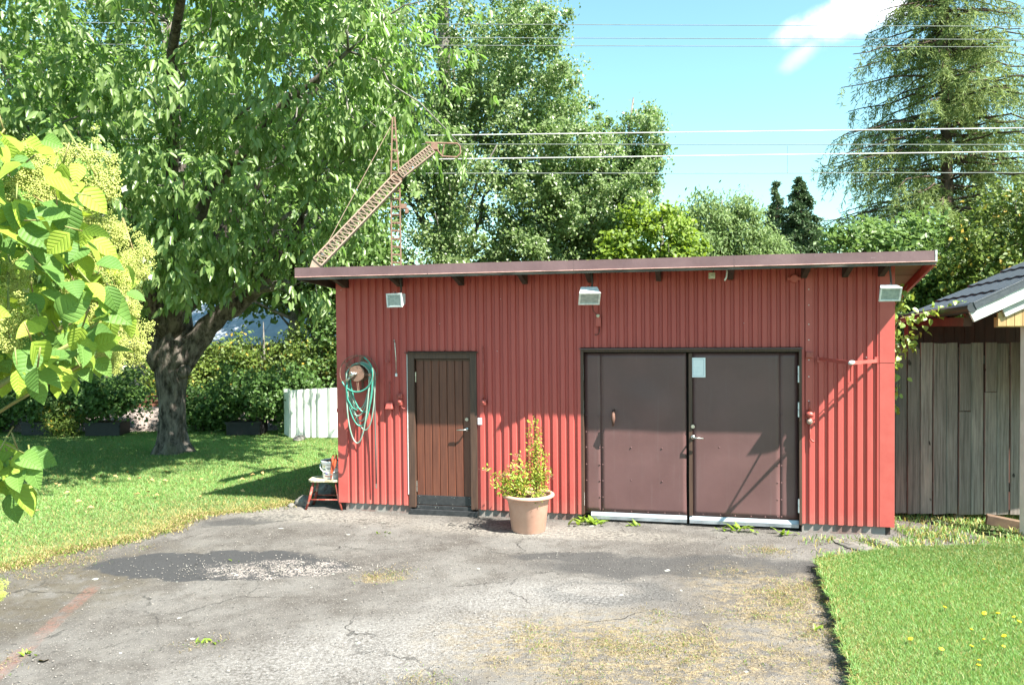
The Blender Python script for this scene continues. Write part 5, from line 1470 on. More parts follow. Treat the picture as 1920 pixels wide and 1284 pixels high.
cher_lobes = [(-6.2, 13.6, 7.2, 4.6, 3.8, 3.6), (-9.4, 13.2, 6.2, 2.8, 3.0, 3.2), (-3.3, 12.7, 7.0, 1.9, 2.1, 1.9, 1.3), (-1.75, 12.2, 6.15, .95, 1.2, 1.05, 1.2),
              (-4.3, 13.0, 4.55, 1.5, 1.7, 1.3, 1.1), (-6.6, 12.2, 4.7, 2.0, 2.0, 1.5, 1.1), (-5.7, 12.6, 3.55, 1.5, 1.1, .75, 1.3), (-9.0, 12.2, 4.2, 1.8, 2.0, 1.3),
              (-3.55, 13.2, 3.5, .75, .8, .7, .7), (-2.6, 13.0, 4.8, .7, .9, .8, .6), (-4.0, 12.0, 8.6, 2.2, 2.0, 1.4, .8), (-3.1, 9.1, 8.3, 2.3, 1.5, 1.1, 1.0)]  # last lobe, above the view, is added to shade the left lawn
Cc, Oc = lobe_points(cher_lobes, 830, .64)
idc = np.repeat(np.arange(len(Cc)), 8)
C = Cc[idc] + RNG.normal(size=(len(idc), 3)) * np.array([.38, .38, .15]); O = Oc[idc]
k = in_frame(C, 1.5) & (C[:, 2] > 2.55) & ~((C[:, 0] > -3.4) & (C[:, 1] < 11.75) & (C[:, 2] < 6.6))
# keep irregular openings in the crown
hole = np.sin(C[:, 0] * 1.9 + 1.3 * np.sin(C[:, 2] * 1.1)) * np.sin(C[:, 2] * 2.1 + C[:, 1] * .8 + .6)
k &= ~((hole > .45) & (RNG.random(len(C)) < .8))
C, O = C[k], O[k]
for p in C[::34]:                      # twigs reach a share of the shoots
    q = Vector(p) - cb
    s = min(C0, key=lambda a: (a - q).length)
    if (s - q).length < 3.4: bough(m, s, q, .022, .005, 5, -.08, .05, 5)
m.build('branches', M['twig'], ch, smooth=True)['kind'] = 'stuff'
per = 10
ids = np.repeat(np.arange(len(C)), per)
axis = unit(O * .75 + rand_dirs(len(C)) * .55 + np.array([0, 0, -.15]))
tt = np.tile(np.linspace(0, 1, per), len(C))
P = C[ids] + axis[ids] * (tt * .34)[:, None] + RNG.normal(size=(len(ids), 3)) * .03
D = axis[ids] * .45 + rand_dirs(len(ids)) * .65 + np.array([0, 0, -.62])
N = O[ids] * .30 + rand_dirs(len(ids)) * .42 + np.array([0.28, -.36, .66])
ls = RNG.uniform(.65, 1.2, len(ids))
Lf, Wf = .168 * ls, .066 * ls * RNG.uniform(.8, 1.2, len(ids))
# the 300 that show largest (lowest and nearest) are single leaves, the rest one mass
near = np.argsort(P[:, 1] + 2.2 * np.maximum(0, P[:, 2] - 4.2) + 9 * (np.abs(P[:, 0]) > P[:, 1] * .64))[:1800]
near = RNG.choice(near, 300, replace=False)
rest = np.ones(len(P), bool); rest[near] = False
V, F = leaf_geo(P[rest] - np.array(cb), D[rest], N[rest], Lf[rest], Wf[rest], .22, .22, six=True)
cr = finish('crown', np_mesh('crown', V, F), M['cherry_leaf'], ch)
cr['kind'] = 'stuff'
lv = []
for s in range(4):
    V, F = leaf_geo(np.zeros((1, 3)), np.array([[1., 0, 0]]), np.array([[0, 0, 1.]]), .172, .069, .16 + .04 * s, .12 + .06 * s, six=True)
    me = np_mesh('leaf', V, F); me.materials.append(M['cherry_leaf']); lv.append(me)
def orient(d, n_):
    d = Vector(d).normalized(); n_ = Vector(n_); n_ = (n_ - d * n_.dot(d)).normalized()
    y = n_.cross(d)
    return Matrix((d, y, n_)).transposed()
for q in near:
    o = inst('leaf', lv[q % 4], ch, Vector(P[q]) - cb, orient(D[q], N[q]).to_euler(), float(ls[q]))

# ---- trees behind the railway
tree('poplar_tree', 'tall pale green poplar rising behind the middle of the shed roof', (-2.6, 31.5, 0), 21, .34,
     [(-2.9, 31, 14.6, 4.9, 4.2, 7.2), (-4.4, 30, 7.2, 3.2, 3.2, 4.4), (-.6, 30, 7.6, 3.0, 3.0, 4.6), (.3, 30.5, 12.0, 2.6, 2.4, 2.4), (-5.8, 30, 12, 2.6, 3, 4.0), (1.6, 30.5, 9.2, 2.0, 2.0, 2.6)],
     2000, 48, .135, .105, 'poplar_leaf', 'bark_pale', .26, None, 'tree', .5, .3, .35, 22, sprays=120)
tree('poplar_tree', 'smaller poplar whose tip leans right against the blue sky', (2.6, 30.5, 0), 11.2, .2,
     [(2.6, 30.2, 7.2, 2.1, 2.0, 2.9), (4.0, 30.2, 8.3, 1.5, 1.3, 1.5), (5.0, 30.2, 9.9, .85, .8, 1.1), (5.3, 30.2, 8.9, .8, .8, .5), (4.6, 30.2, 6.6, 1.2, 1.2, 1.0), (1.2, 30.2, 5.0, 2.2, 2, 2.2), (3.4, 30.2, 5.4, 1.8, 1.5, 1.9)],
     800, 46, .135, .105, 'poplar_leaf', 'bark_pale', .23, None, 'tree', .45, .3, .35, 14, lean=2.2, sprays=70)
tree('alder_tree', 'dense dark alder filling the background left behind the cherry tree', (-12.0, 27.5, 0), 14, .3,
     [(-12, 27, 9, 4.2, 3.2, 6.0), (-9.2, 27, 6.5, 2.6, 2.5, 3.6), (-14.5, 27, 6, 2.8, 2.6, 4.2)], 800, 58, .19, .14, 'wood_leaf', 'bark_pale', .36)
tree('alder_tree', 'broad alder at the far left edge behind the bushes', (-18.5, 26.5, 0), 14, .3,
     [(-18.0, 26.5, 8, 4.0, 3.0, 6.6), (-16.5, 26, 3.5, 2.5, 2.0, 2.6)], 520, 56, .20, .145, 'wood_leaf', 'bark_pale', .38)
tree('alder_tree', 'alder with two grey stems just left of the shed corner', (-6.2, 25.2, 0), 9, .26,
     [(-6.4, 25, 6.2, 2.5, 2.2, 3.4), (-5.2, 24.6, 4.4, 1.6, 1.6, 1.6), (-8.2, 25, 4.8, 1.8, 1.7, 2.0)], 520, 52, .17, .13, 'wood_leaf', 'bark_pale', .32)
sh2 = MB(); sh2.tube([(-.9, -.4, -.1), (-.85, -.4, 1.5), (-.6, -.3, 3.4), (-.3, 0, 5.4)], [.22, .2, .15, .05], 9, wob=.06)
sh2.build('stem', M['bark_pale'], bpy.data.objects['alder_tree.002'], smooth=True)
tree('wild_shrub', 'yellowing wild shrub with bright autumn leaves left of the shed', (-7.6, 23.9, 0), 2.6, .06,
     [(-8.3, 23.9, 1.1, .8, .8, 1.25), (-6.9, 23.9, 1.2, 1.1, .8, 1.1), (-5.8, 23.9, 1.5, 1.1, .8, 1.3)], 180, 48, .125, .075, 'wild_leaf', 'bark_pale', .20, 'wild shrubs behind the railway', 'shrub', .3, .3, .4, 9)
tree('wild_shrub', 'bright green shrub beyond the rails right of the cherry trunk', (-9.9, 24.0, 0), 2.2, .06,
     [(-10.0, 24, 1.0, 1.5, .8, 1.1), (-8.7, 24, .8, .9, .7, .9)], 190, 48, .125, .08, 'wild_leaf', 'bark_pale', .2, 'wild shrubs behind the railway', 'shrub', .3, .3, .4, 9)
tree('wild_shrub', 'leafy shrub behind the white corrugated screen', (-4.6, 23.6, 0), 2.6, .06,
     [(-4.7, 23.6, 1.5, 1.4, .8, 1.5), (-3.2, 23.4, 1.8, 1.2, .8, 1.6)], 220, 48, .125, .085, 'bush_leaf', 'bark_pale', .2, 'wild shrubs behind the railway', 'shrub', .3, .3, .4, 9)
tree('wild_shrub', 'dark shrub beyond the rails at the far left', (-14.6, 24.2, 0), 2.4, .06,
     [(-14.6, 24.2, 1.3, 2.2, .8, 1.3), (-17.2, 24, 1.6, 1.8, .8, 1.6)], 240, 48, .13, .09, 'bush_leaf', 'bark_pale', .22, 'wild shrubs behind the railway', 'shrub', .3, .3, .4, 9)
tree('maple_tree', 'bright yellow green maple showing above the shed roof', (5.2, 27, 0), 6.4, .16,
     [(5.0, 27, 4.8, 1.8, 1.5, 2.0), (3.6, 26.8, 4.2, 1.0, 1.0, 1.3), (5.7, 26.8, 4.0, 1.2, 1.0, 1.3)], 240, 60, .17, .15, 'maple_leaf', 'bark_pale', .22, None, 'tree', .4, .3, .8, 10)
tree('willow_tree', 'soft grey green willow group in the distance right of the poplars', (12.4, 46, 0), 9.6, .3,
     [(11.2, 45.5, 6.4, 1.8, 2.0, 3.7), (13.4, 46, 6.2, 2.0, 2.0, 3.9), (15.0, 46.3, 5.2, 1.3, 1.6, 2.9), (10.6, 45.5, 4.6, 1.8, 1.6, 3.0)], 620, 72, .26, .10, 'willow_leaf', 'bark_pale', .34, None, 'tree', .5, .9, .4, 12)
tree('broadleaf_tree', 'dark green broad-leaved tree under the larch behind the shed roof end', (10.4, 20.5, 0), 4.9, .14,
     [(10.3, 20.3, 3.6, 2.0, 1.4, 1.75), (9.2, 20.2, 4.2, 1.0, 1.0, 1.0), (11.6, 20.4, 3.0, 1.2, 1.2, 2.0), (9.9, 20, 2.2, 1.4, 1.2, 1.4)], 330, 52, .155, .12, 'wood_leaf', 'bark_pale', .20, None, 'tree', .4, .3, .7, 10)
tree('wild_shrub', 'tall olive yellow shrub behind the dark carport roof', (12.6, 18.6, 0), 5.2, .12,
     [(12.2, 18.6, 4.3, 1.7, 1.3, 1.75), (13.6, 18.6, 4.7, 1.5, 1.3, 1.9), (11.2, 18.8, 2.8, 1.0, 1.2, 1.6)], 330, 56, .12, .085, 'wild_leaf', 'bark_pale', .20, None, 'shrub', .35, .3, .4, 12)

def conifer(name, label, base, H, r_top, r_bot, z0, n_br, kind, leaf, L, W, group=None, tr=.2, droop=.18):
    t = thing(name, label, 'tree', base, 0, group)
    m = MB(); m.tube([(0, 0, -.2), (.05, 0, H * .3), (-.05, 0, H * .65), (0, 0, H)], [tr * 1.25, tr, tr * .6, .015], 9, wob=.05)
    Ps, Ds, Ns = [], [], []
    for k in range(n_br):
        f = (k + random.random()) / n_br
        z = z0 + (H - z0) * f
        a = random.uniform(0, 6.283)
        Lb = (r_bot + (r_top - r_bot) * f) * random.uniform(.65, 1.12)
        up = .10 if kind == 'larch' else -.15
        tip = Vector((math.cos(a) * Lb, math.sin(a) * Lb, z + up * Lb))
        nseg = 6
        pts = []
        for q in range(nseg + 1):
            s = q / nseg
            p = Vector((0, 0, z)).lerp(tip, s); p.z += -droop * Lb * (s ** 1.6) + random.uniform(-.03, .03) * Lb
            p.x += random.uniform(-.03, .03) * Lb; p.y += random.uniform(-.03, .03) * Lb
            pts.append(p)
        m.tube(pts, [tr * .22 * (1 - .85 * q / nseg) + .006 for q in range(nseg + 1)], 5)
        # side twigs with needle tufts
        ntw = int(6 + Lb * (6 if kind == 'larch' else 10))
        for w in range(ntw):
            s = random.uniform(.12, 1.0)
            i = min(int(s * nseg), nseg - 1)
            p = pts[i].lerp(pts[i + 1], s * nseg - i)
            bd = (pts[i + 1] - pts[i]).normalized()
            side = Vector((-bd.y, bd.x, 0)) * random.choice((-1, 1))
            tw = (bd * random.uniform(.2, .8) + side * random.uniform(.3, .9) + Vector((0, 0, -random.uniform(.4, 1.5) if kind == 'larch' else -random.uniform(.0, .35)))).normalized()
            tl = random.uniform(.3, .85) * (1.0 if kind == 'larch' else .8) * (.5 + .25 * Lb) * (1.15 - .4 * s)
            nn = int(tl / (.038 if kind == 'larch' else .045)) + 3
            for q in range(nn):
                u = q / nn
                pos = p + tw * (tl * u) + Vector((0, 0, -.22 * tl * u * u if kind == 'larch' else 0))
                Ps.append(pos); Ds.append(tw * .6 + Vector((random.gauss(0, .6), random.gauss(0, .6), random.gauss(-.1, .6)))); Ns.append((random.gauss(0, 1), random.gauss(0, 1), random.gauss(.5, 1)))
    m.build('trunk', M['bark_brown'], t, smooth=True)
    P, D, N = np.array(Ps), np.array(Ds), np.array(Ns)
    k = in_frame(P + np.array(base), 1.3); P, D, N = P[k], D[k], N[k]
    sc = RNG.uniform(.7, 1.3, len(P))
    V, F = leaf_geo(P, D, N, L * sc, W * sc, .05, .1)
    finish('crown', np_mesh('crown', V, F), M[leaf], t)['kind'] = 'stuff'
    return t
conifer('larch_tree', 'tall open larch with drooping boughs at the right', (14.7, 26.5, 0), 21, 1.2, 4.8, 3.0, 330, 'larch', 'larch_needle', .19, .030, None, .20, .26)
conifer('spruce_tree', 'dark pointed spruce beside the willow, the right and nearer of two', (20.2, 55, 0), 12.6, .03, 6.6, 1.5, 230, 'spruce', 'spruce_needle', .24, .09, 'distant spruces', .18, .12)
conifer('spruce_tree', 'thinner spruce top just left of the dark pointed spruce', (19.7, 58, 0), 12.9, .03, 4.0, 1.5, 150, 'spruce', 'spruce_needle', .24, .09, 'distant spruces', .16, .12)

# ---- bushes in black tubs along the back of the lawn
for i, (x, y, lab) in enumerate(((-10.75, 17.9, 'dark bush in a low black tub at the far left of the lawn'), (-9.2, 17.7, 'dark bush in a black tub just left of the cherry trunk'), (-6.0, 17.6, 'dark bush in a black tub between cherry trunk and white screen'))):
    tb = thing('planter_tub', 'low black planter tub, ' + ('leftmost of the three under the bushes', 'middle one left of the cherry trunk', 'the one right of the cherry trunk')[i], 'planter', (x, y, .02), R(random.uniform(-8, 8)), 'black planter tubs')
    m = MB(); m.box(-.38, .38, -.28, .28, 0, .30); m.build('tub', M['tub'], tb, bevel=.02)
    m = MB(); m.box(-.40, .40, -.30, -.281, .26, .31); m.build('rim', M['tub'], tb)
    tree('currant_bush', lab, (x, y, .28), 1.2, .03, [(x, y, 1.0, .85, .6, .65), (x + .4, y, .75, .6, .5, .4), (x - .4, y, .8, .6, .5, .45)], 110, 42, .085, .075, 'bush_leaf', 'bark_brown', .13, 'currant bushes along the lawn', 'bush', .3, .2, .6, 8)
for x, y, lab, h in ((-12.3, 18.2, 'shaded bush at the left frame edge behind the lawn', 1.5), (-7.25, 18.2, 'bush just right of the cherry trunk, without a tub', 1.0), (-5.1, 18.0, 'dark bush touching the left end of the white screen', 1.45)):
    tree('currant_bush', lab, (x, y, .0), h * .8, .03, [(x, y, h * .55, .85, .55, h * .5), (x + .3, y, h * .35, .6, .5, h * .35)], 120, 42, .085, .075, 'bush_leaf', 'bark_brown', .14, 'currant bushes along the lawn', 'bush', .25, .2, .6, 8)
tree('fern_clump', 'light green feathery clump between two bushes at the left', (-10.1, 17.5, .0), .5, .02, [(-10.1, 17.5, .42, .5, .3, .4)], 60, 40, .09, .03, 'wild_leaf', 'stem_green', .10, None, 'plant', .2, -.4, .2, 6)

# ---- ovate garden leaves built one by one: hydrangea, vine, weeds
def ovate(L, W, curl, fold, n=6, point=1.0, wavy=0.0):
    V, F = [], []
    for k in range(n + 1):
        t = k / n
        w = W / 2 * (math.sin(math.pi * min(1, t ** .72)) ** .85 if 0 < t < 1 else 0.02)
        z = -curl * L * t * t
        for s in (-1, 0, 1):
            V.append((L * t, s * w, z + abs(s) * fold * w + wavy * W * math.sin(9 * t + s)))
    for k in range(n):
        a = 3 * k
        F += [(a, a + 3, a + 4, a + 1), (a + 1, a + 4, a + 5, a + 2)]
    me = bpy.data.meshes.new('leaf'); me.from_pydata(V, [], F)
    me.polygons.foreach_set('use_smooth', [True] * len(F)); me.update()
    return me
hy_leaf = []
for i in range(8):
    me = ovate(.092, .064 + .006 * (i % 3), .10 + .10 * (i % 4), .25 + .1 * (i % 3), 7, wavy=.02)
    me.materials.append(M['hydrangea_leaf'] if i < 5 else M['hydrangea_old']); hy_leaf.append(me)
def panicle_mesh(seed, Lp=.145, r=.060, n=3000):
    rg = np.random.default_rng(seed)
    ns = 120
    t0 = rg.random(ns) ** .85
    a0 = rg.uniform(0, 2 * np.pi, ns)
    rr0 = r * np.sqrt(np.maximum(.05, 1 - t0 ** 1.5)) * rg.uniform(.2, 1.12, ns) ** .7
    S = np.stack([t0 * Lp, rr0 * np.cos(a0), rr0 * np.sin(a0)], 1)
    n = ns * 26
    P = np.repeat(S, 26, 0) + rg.normal(size=(n, 3)) * np.repeat(rg.uniform(.004, .0085, ns), 26)[:, None]
    s = rg.uniform(.0013, .0028, n)
    V = (P[:, None, :] + oct_[None] * s[:, None, None]).reshape(-1, 3)
    F = (np.arange(n)[:, None, None] * 6 + of[None]).reshape(-1, 3)
    me = np_mesh('flower_cluster', V, F); me.materials.append(M['panicle'])
    return me
pan = [panicle_mesh(s) for s in (1, 2, 3, 4, 5)]
sep = []
m_ = MB()
for k in range(4):
    a = k * math.pi / 2
    c, s = math.cos(a), math.sin(a)
    q = [(0, 0, 0), (.009, -.008, .002), (.020, 0, .000), (.009, .008, .002)]
    m_.add([(x * c - y * s, x * s + y * c, z) for x, y, z in q], [(0, 1, 2, 3)])
sep_me = m_.mesh('petal'); sep_me.materials.append(M['sepal'])
hy = thing('hydrangea', 'sunlit hydrangea with yellow green flower panicles close at the left edge', 'shrub', (-2.1, 2.45, 0), 0)
hb = Vector((-2.1, 2.45, 0))
def hpos(px, py, Y):
    return Vector(((px - 960) / 1464 * Y, Y, EYE - (py - 617) / 1464 * Y))
stems = MB()
for px, py, Y, r0 in ((60, 420, 2.1, .010), (200, 560, 2.2, .010), (140, 640, 2.05, .009), (30, 700, 1.9, .009), (100, 300, 2.25, .009), (10, 880, 1.9, .008), (230, 640, 2.3, .007), (-80, 450, 2.1, .012), (-140, 700, 2.0, .012), (40, 560, 2.3, .01)):
    e = hpos(px, py, Y) - hb
    s0 = Vector((random.uniform(-.12, .12), random.uniform(-.12, .12), 0))
    mid = Vector((-.5 + random.uniform(-.1, .1), random.uniform(-.15, .1), max(.5, e.z * .62)))
    P = [s0.lerp(mid, t / 4) for t in range(4)] + [mid.lerp(e, t / 4) + Vector((0, 0, .06 * math.sin(math.pi * t / 4))) for t in range(5)]
    stems.tube(P, [r0 * (1.4 - .9 * k / len(P)) for k in range(len(P))], 6)
n_leaf = 0
hr = random.Random(5)
shape_top = [(-300, 250), (0, 262), (60, 245), (130, 265), (185, 310), (200, 380), (215, 430), (262, 480), (285, 560), (283, 640)]
def in_shape(px, py):
    if py < 250 or py > 705: return False
    right = np.interp(py, [250, 270, 310, 380, 420, 470, 520, 600, 660, 700, 735], [90, 135, 160, 160, 175, 230, 250, 245, 205, 140, 90])
    return px < right
def sunish():
    return Vector((hr.gauss(.3, .5), hr.gauss(-.45, .5), hr.gauss(.75, .4)))
pts = []
while len(pts) < 262:
    px, py = hr.uniform(-50, 290), hr.uniform(240, 740)
    if in_shape(px, py): pts.append((px, py, hr.uniform(1.7, 2.3)))
while len(pts) < 298:
    px, py = hr.uniform(-60, 60), hr.uniform(815, 930)
    if px < np.interp(py, [815, 860, 900, 930], [10, 55, 62, 30]): pts.append((px, py, hr.uniform(1.8, 2.05)))
for px, py, Y in pts:
    p = hpos(px, py, Y) - hb
    d = Vector((hr.gauss(.55, .5), hr.gauss(-.15, .5), hr.gauss(-.55, .45)))
    k = hr.randrange(8)
    if py > 430 and hr.random() < .3 and k < 5: k = 5 + hr.randrange(3)
    inst('leaf', hy_leaf[k], hy, p, orient(d, sunish()).to_euler(), hr.uniform(.5, .95))
    if hr.random() < .3: stems.tube([p - d.normalized() * .04 + Vector((0, 0, .01)), p], [.002, .002], 4)
for px, py, Y, ang, sc in ((170, 300, 2.15, -55, 1.15), (55, 310, 2.0, -35, 1.1), (10, 330, 1.95, -60, 1.1), (180, 410, 2.2, -30, .9), (50, 400, 2.05, -55, 1.0), (255, 470, 2.3, -70, 1.0), (215, 520, 2.2, -75, 1.0), (205, 600, 2.15, -70, 1.05), (250, 630, 2.35, -80, .95), (20, 590, 1.85, -85, 1.2), (110, 350, 2.1, -45, .9), (205, 660, 2.2, -60, .8), (90, 440, 2.0, -40, .9), (-60, 500, 1.9, -70, 1.1), (-14, 1100, 1.9, -85, .45), (130, 330, 2.2, -20, .9), (150, 470, 2.2, -50, .8), (235, 560, 2.3, -65, .9), (150, 540, 2.2, -60, .7), (30, 510, 1.9, -70, .8), (80, 350, 2.0, -50, 1.0)):
    p = hpos(px, py, Y) - hb
    d = Vector((math.cos(R(ang)) * .8, hr.uniform(-.35, .1), math.sin(R(ang))))
    st = p - d.normalized() * .05 * sc
    fc = inst('flower_cluster', pan[hr.randrange(5)], hy, st, orient(d, (0, -1, .3)).to_euler(), sc * hr.uniform(.8, 1.1))
    stems.tube([st - d.normalized() * .05 + Vector((-.01, 0, .0)), st + d.normalized() * .1 * sc], [.0035, .002], 5)
    for q in range(hr.randrange(2, 5)):
        o = inst('petal', sep_me, fc, (hr.uniform(.04, .15), hr.uniform(-.045, .045), hr.uniform(-.05, .02)), (hr.uniform(-1, 1), hr.uniform(-1, 1), hr.uniform(0, 6)), hr.uniform(.45, .8))
stems.build('stems', M['stem_green'], hy, smooth=True)
bp, bd, bn_ = [], [], []
while len(bp) < 900:                 # the leaves deeper in the shrub, and those left of the frame
    px, py = hr.uniform(-420, 275), hr.uniform(262, 735)
    if in_shape(px + 14, py):
        bp.append(hpos(px, py, hr.uniform(2.2, 2.9) if px > -40 else hr.uniform(1.9, 2.8)) - hb)
        bd.append((hr.gauss(.4, .6), hr.gauss(-.1, .6), hr.gauss(-.5, .5))); bn_.append(sunish())
V, F = leaf_geo(np.array(bp), np.array(bd), np.array([tuple(q) for q in bn_]), np.full(len(bp), .085), np.full(len(bp), .06), .2, .2, six=True)
finish('inner_leaves', np_mesh('inner_leaves', V, F), M['hydrangea_leaf'], hy)['kind'] = 'stuff'

# ---- vine at the right shed corner
vn = thing('climbing_vine', 'pale green climbing vine reaching out between shed corner and carport', 'vine', (4.44, 9.22, 0), 0)
vb = Vector((4.44, 9.22, 0))
vl = []
for i in range(4):
    me = ovate(.115, .095, .12 + .08 * i, .3, 6, wavy=.02); me.materials.append(M['vine_leaf']); vl.append(me)
m = MB()
paths = [[(0, 0, 0), (.02, .05, 1.0), (.0, .0, 2.0), (.03, -.05, 2.55), (.18, -.1, 2.85)], [(.02, 0, 2.2), (.10, -.1, 2.46), (.5, -.16, 2.56), (.80, -.2, 2.58)], [(-.02, 0, 1.5), (-.0, -.06, 1.72), (.05, -.1, 1.60)], [(.0, 0, 1.9), (.22, 0, 2.2), (.40, .02, 2.28)]]
for P in paths:
    m.tube(P, [.007, .006, .005, .004, .003][:len(P)], 5)
    for a, b_ in zip(P[:-1], P[1:]):
        if b_[2] < 1.5: continue
        L_ = (Vector(b_) - Vector(a)).length
        for q in range(int(L_ * 75)):
            p = Vector(a).lerp(Vector(b_), hr.random()) + Vector((hr.gauss(0, .06), hr.gauss(0, .06), hr.gauss(0, .05)))
            if p.z > 1.35: inst('leaf', vl[hr.randrange(4)], vn, p, orient((hr.gauss(.2, .6), hr.gauss(-.2, .6), hr.gauss(-.7, .3)), (hr.gauss(.2, .4), hr.gauss(-.6, .4), hr.gauss(.6, .3))).to_euler(), hr.uniform(.4, .85))
m.build('stem', M['stem_brown'], vn)

# ---- potted spireas
def spirea(label, base, stems_, leaf_n, L):
    t = thing('potted_spirea', label, 'plant', base, 0, None)
    m = MB(); Ps, Ds, Ns, Fl = [], [], [], []
    for tip, dens, fl in stems_:
        P = [Vector((tip[0] * .15, tip[1] * .15, 0)), Vector((tip[0] * .5, tip[1] * .5, tip[2] * .55)), Vector(tip)]
        m.tube(P, [.004, .003, .0015], 5)
        for q in range(int(leaf_n * dens)):
            s = hr.uniform(.15, 1.0)
            p = P[0].lerp(P[1], s * 2) if s < .5 else P[1].lerp(P[2], s * 2 - 1)
            w = .046 * (1.2 - .55 * s)
            Ps.append(p + Vector((hr.gauss(0, w), hr.gauss(0, w), hr.gauss(0, w)))); Ds.append((hr.gauss(0, .7), hr.gauss(0, .7), hr.gauss(.35, .5))); Ns.append((hr.gauss(.2, .6), hr.gauss(-.4, .6), hr.gauss(.7, .5)))
        if fl:
            for q in range(36): Fl.append(P[2] + Vector((hr.gauss(0, .028), hr.gauss(0, .028), hr.gauss(0, .010))))
    m.build('stems', M['stem_brown'], t)
    sc = RNG.uniform(.6, 1.2, len(Ps))
    V, F = leaf_geo(np.array(Ps), np.array(Ds), np.array(Ns), L * sc, L * .48 * sc, .15, .2, six=True)
    o = finish('foliage', np_mesh('foliage', V, F), M['spirea_leaf'], t); o['kind'] = 'stuff'
    if Fl:
        Fl = np.array(Fl)
        V = (Fl[:, None, :] + oct_[None] * .0055).reshape(-1, 3)
        F = (np.arange(len(Fl))[:, None, None] * 6 + of[None]).reshape(-1, 3)
        finish('flower_heads', np_mesh('flower_heads', V, F), M['spirea_flower'], t)['kind'] = 'stuff'
    return t
px_, py_ = .175, 9.17
spirea('low bushy spirea with pinkish flower heads at the left of the pot', (px_ - .10, py_ - .02, .39),
       [((-.40, -.05, .35), .9, 1), ((-.30, -.12, .20), .8, 0), ((-.03, .02, .50), 1.0, 1), ((-.10, -.05, .38), 1.1, 1), ((-.18, -.1, .30), 1.1, 1), ((-.02, -.08, .28), 1.0, 0), ((.05, -.05, .25), 1.0, 0), ((-.22, .05, .26), 1.0, 0), ((-.10, -.14, .18), 1.0, 0), ((.0, -.16, .15), .8, 0), ((-.22, -.14, .12), .8, 0), ((.03, .03, .36), .8, 1), ((.10, -.10, .16), .7, 0)], 85, .042)
spirea('tall upright spirea rising from the back right of the pot', (px_ + .09, py_ + .03, .39),
       [((.0, .0, .92), 1.5, 0), ((-.06, .02, .86), 1.2, 0), ((.05, .02, .80), 1.1, 0), ((.03, -.02, .62), 1.2, 0), ((-.08, .0, .58), 1.1, 0), ((.12, .0, .52), 1.0, 0), ((.14, -.03, .36), 1.0, 0), ((-.10, .02, .40), 1.0, 0), ((.02, -.05, .42), 1.2, 0), ((.08, -.04, .28), 1.0, 0), ((-.04, -.04, .30), 1.1, 0), ((.16, .0, .24), .7, 1)], 80, .038)
spirea('small grey green plant spilling over the front rim of the pot', (px_ + .10, py_ - .14, .39), [((.05, -.04, .08), .7, 0), ((.08, -.02, .10), .7, 0), ((-.04, -.03, .09), .6, 1), ((.02, -.11, .03), .5, 0)], 40, .032)

# ---- weeds in the cracks, dandelions in the lawn
wl = []
for i in range(3):
    me = ovate(.14, .045 + .01 * i, .25 + .1 * i, .3, 5, wavy=.05); me.materials.append(M['weed_leaf']); wl.append(me)
def weed(label, x, y, n, size, spread=.05, z=0.0):
    t = thing('weed', label, 'weed', (x, y, z), 0, 'weeds growing in the asphalt')
    for k in range(n):
        a = hr.uniform(0, 6.28); el = hr.uniform(.4, 2.2)
        inst('leaf', wl[hr.randrange(3)], t, (hr.gauss(0, spread), hr.gauss(0, spread * .5), .004), orient((math.cos(a), math.sin(a), el), (-math.cos(a) * el, -math.sin(a) * el, 1)).to_euler(), size * hr.uniform(.6, 1.2))
    return t
p = SW(-1.20, .10, 0); weed('largest weed, a leafy clump at the left foot of the double door', p[0], p[1], 26, 1.05, .09)
p = SW(-.66, .10, 0); weed('small weed under the middle of the left gate leaf', p[0], p[1], 9, .62, .03)
p = SW(.52, .10, 0); weed('upright weed under the middle of the right gate leaf', p[0], p[1], 9, .95, .035)
p = SW(.40, .10, 0); weed('low pale weed trailing left of the upright one at the right gate leaf', p[0], p[1], 8, .6, .07)
p = SW(1.06, .16, 0); weed('spreading weed at the right end of the gate kick strip', p[0], p[1], 12, .75, .09)
p = SW(.70, .12, 0); weed('tiny weed just right of the upright one at the right gate leaf', p[0], p[1], 5, .5, .03)
weed('lone green tuft out on the open asphalt at lower left', -2.35, 5.95, 11, .38, .05)
weed('small tuft by the faded red line at lower left', -3.62, 5.75, 6, .4, .04)
weed('yellowish tuft in the crack before the small door', -1.5, 9.05, 7, .4, .06)
weed('sprout in the gravelly dark patch', -2.9, 8.05, 4, .3, .03)
weed('weed sprouting from the soil edge of the raised lawn', 2.42, 6.05, 6, .5, .05)
fl = MB()
fl.lathe([(.0005, .004), (.010, .006), (.019, .002), (.017, -.004), (.004, -.006)], 14, cap=False)
fl_me = fl.mesh('petals'); fl_me.materials.append(M['dandelion'])
stm = MB(); stm.tube([(0, 0, -.10), (.004, 0, -.05), (0, 0, -.004)], .0022, 5)
st_me = stm.mesh('stalk'); st_me.materials.append(M['stem_green'])
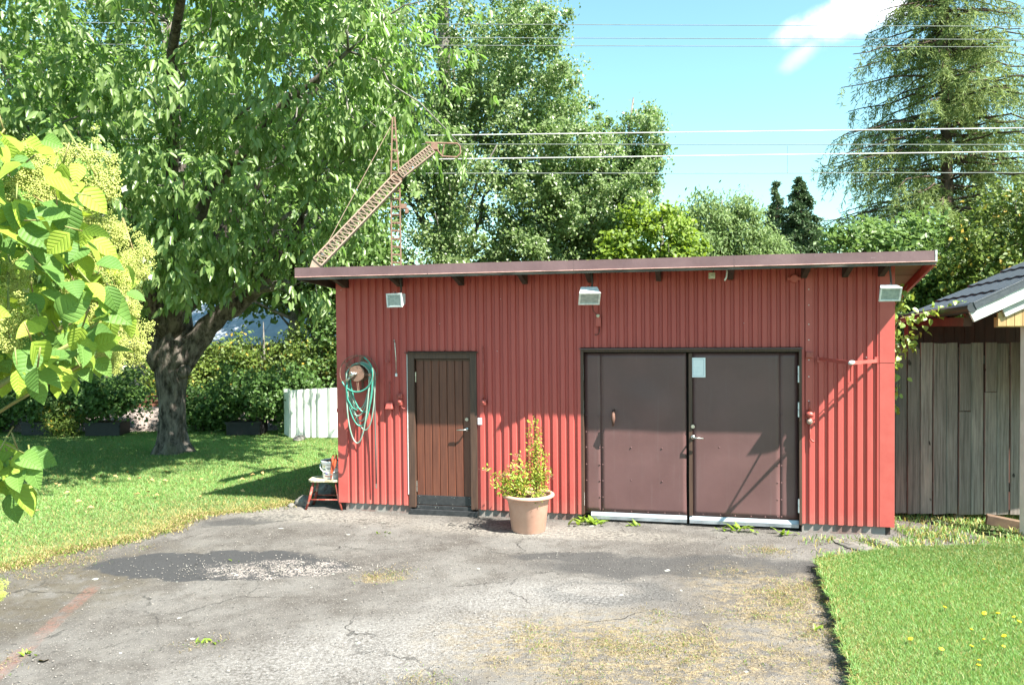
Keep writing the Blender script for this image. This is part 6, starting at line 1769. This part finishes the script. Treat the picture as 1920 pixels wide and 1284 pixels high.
DL = ['lone yellow dandelion nearest the cut lawn edge', 'yellow dandelion at the far left of the lawn flowers', 'farthest yellow dandelion, upper left of the top row', 'yellow dandelion second in the top row', 'yellow dandelion third in the top row', 'yellow dandelion at the right frame edge, upper one', 'yellow dandelion at the right frame edge, lower one', 'yellow dandelion in the middle of the lawn, single', 'yellow dandelion of the close pair, left one', 'yellow dandelion of the close pair, right one', 'large yellow dandelion lying nearest the right frame edge', 'yellow dandelion in the lowest row, upper one', 'yellow dandelion in the lowest row, the very lowest', 'small yellow dandelion right of the close pair']
DP = [(2.99, 5.85), (3.12, 5.66), (3.61, 6.5), (3.85, 6.35), (3.96, 6.35), (4.04, 6.27), (4.02, 6.17), (3.55, 6.02), (3.37, 5.71), (3.53, 5.83), (3.60, 5.70), (3.28, 5.47), (3.23, 5.39), (3.72, 5.89)]
for lab, (x, y) in zip(DL, DP):
    t = thing('dandelion', lab, 'flower', (x * .955, y * .955, .135), R(hr.uniform(0, 360)), 'dandelions in the raised lawn')
    inst('petals', fl_me, t, (0, 0, 0), (hr.uniform(.2, .6), hr.uniform(-.2, .3), 0), hr.uniform(.6, .95)); inst('stalk', st_me, t)
# fallen leaves on the left lawn
fm = ovate(.09, .045, .3, .4, 5); fm.materials.append(simple('fallen_leaf', (0.45, 0.30, 0.12), (0.30, 0.17, 0.07), 9, 0.7))
nl = 34
V, F = leaf_geo(np.stack([RNG.uniform(-7.5, -3.6, nl), RNG.uniform(10, 13, nl), np.full(nl, .07)], 1), np.concatenate([RNG.normal(size=(nl, 2)), RNG.normal(size=(nl, 1)) * .2], 1), np.array([[0, -.2, 1.]]) + RNG.normal(size=(nl, 3)) * .3, .09, .05, .2, .2)
tag(finish('fallen_leaves', np_mesh('fallen_leaves', V, F), fm.materials[0]), 'brown fallen cherry leaves scattered on the lawn', 'leaves', kind='stuff')
lf = bpy.data.objects.new('dead_leaf', fm); COL.objects.link(lf); lf.location = (-3.42, 5.62, .02); lf.rotation_euler = (.2, .3, 2.2); lf.scale = (1.5,) * 3
tag(lf, 'brown curled dead leaf lying by the faded red line', 'leaf')
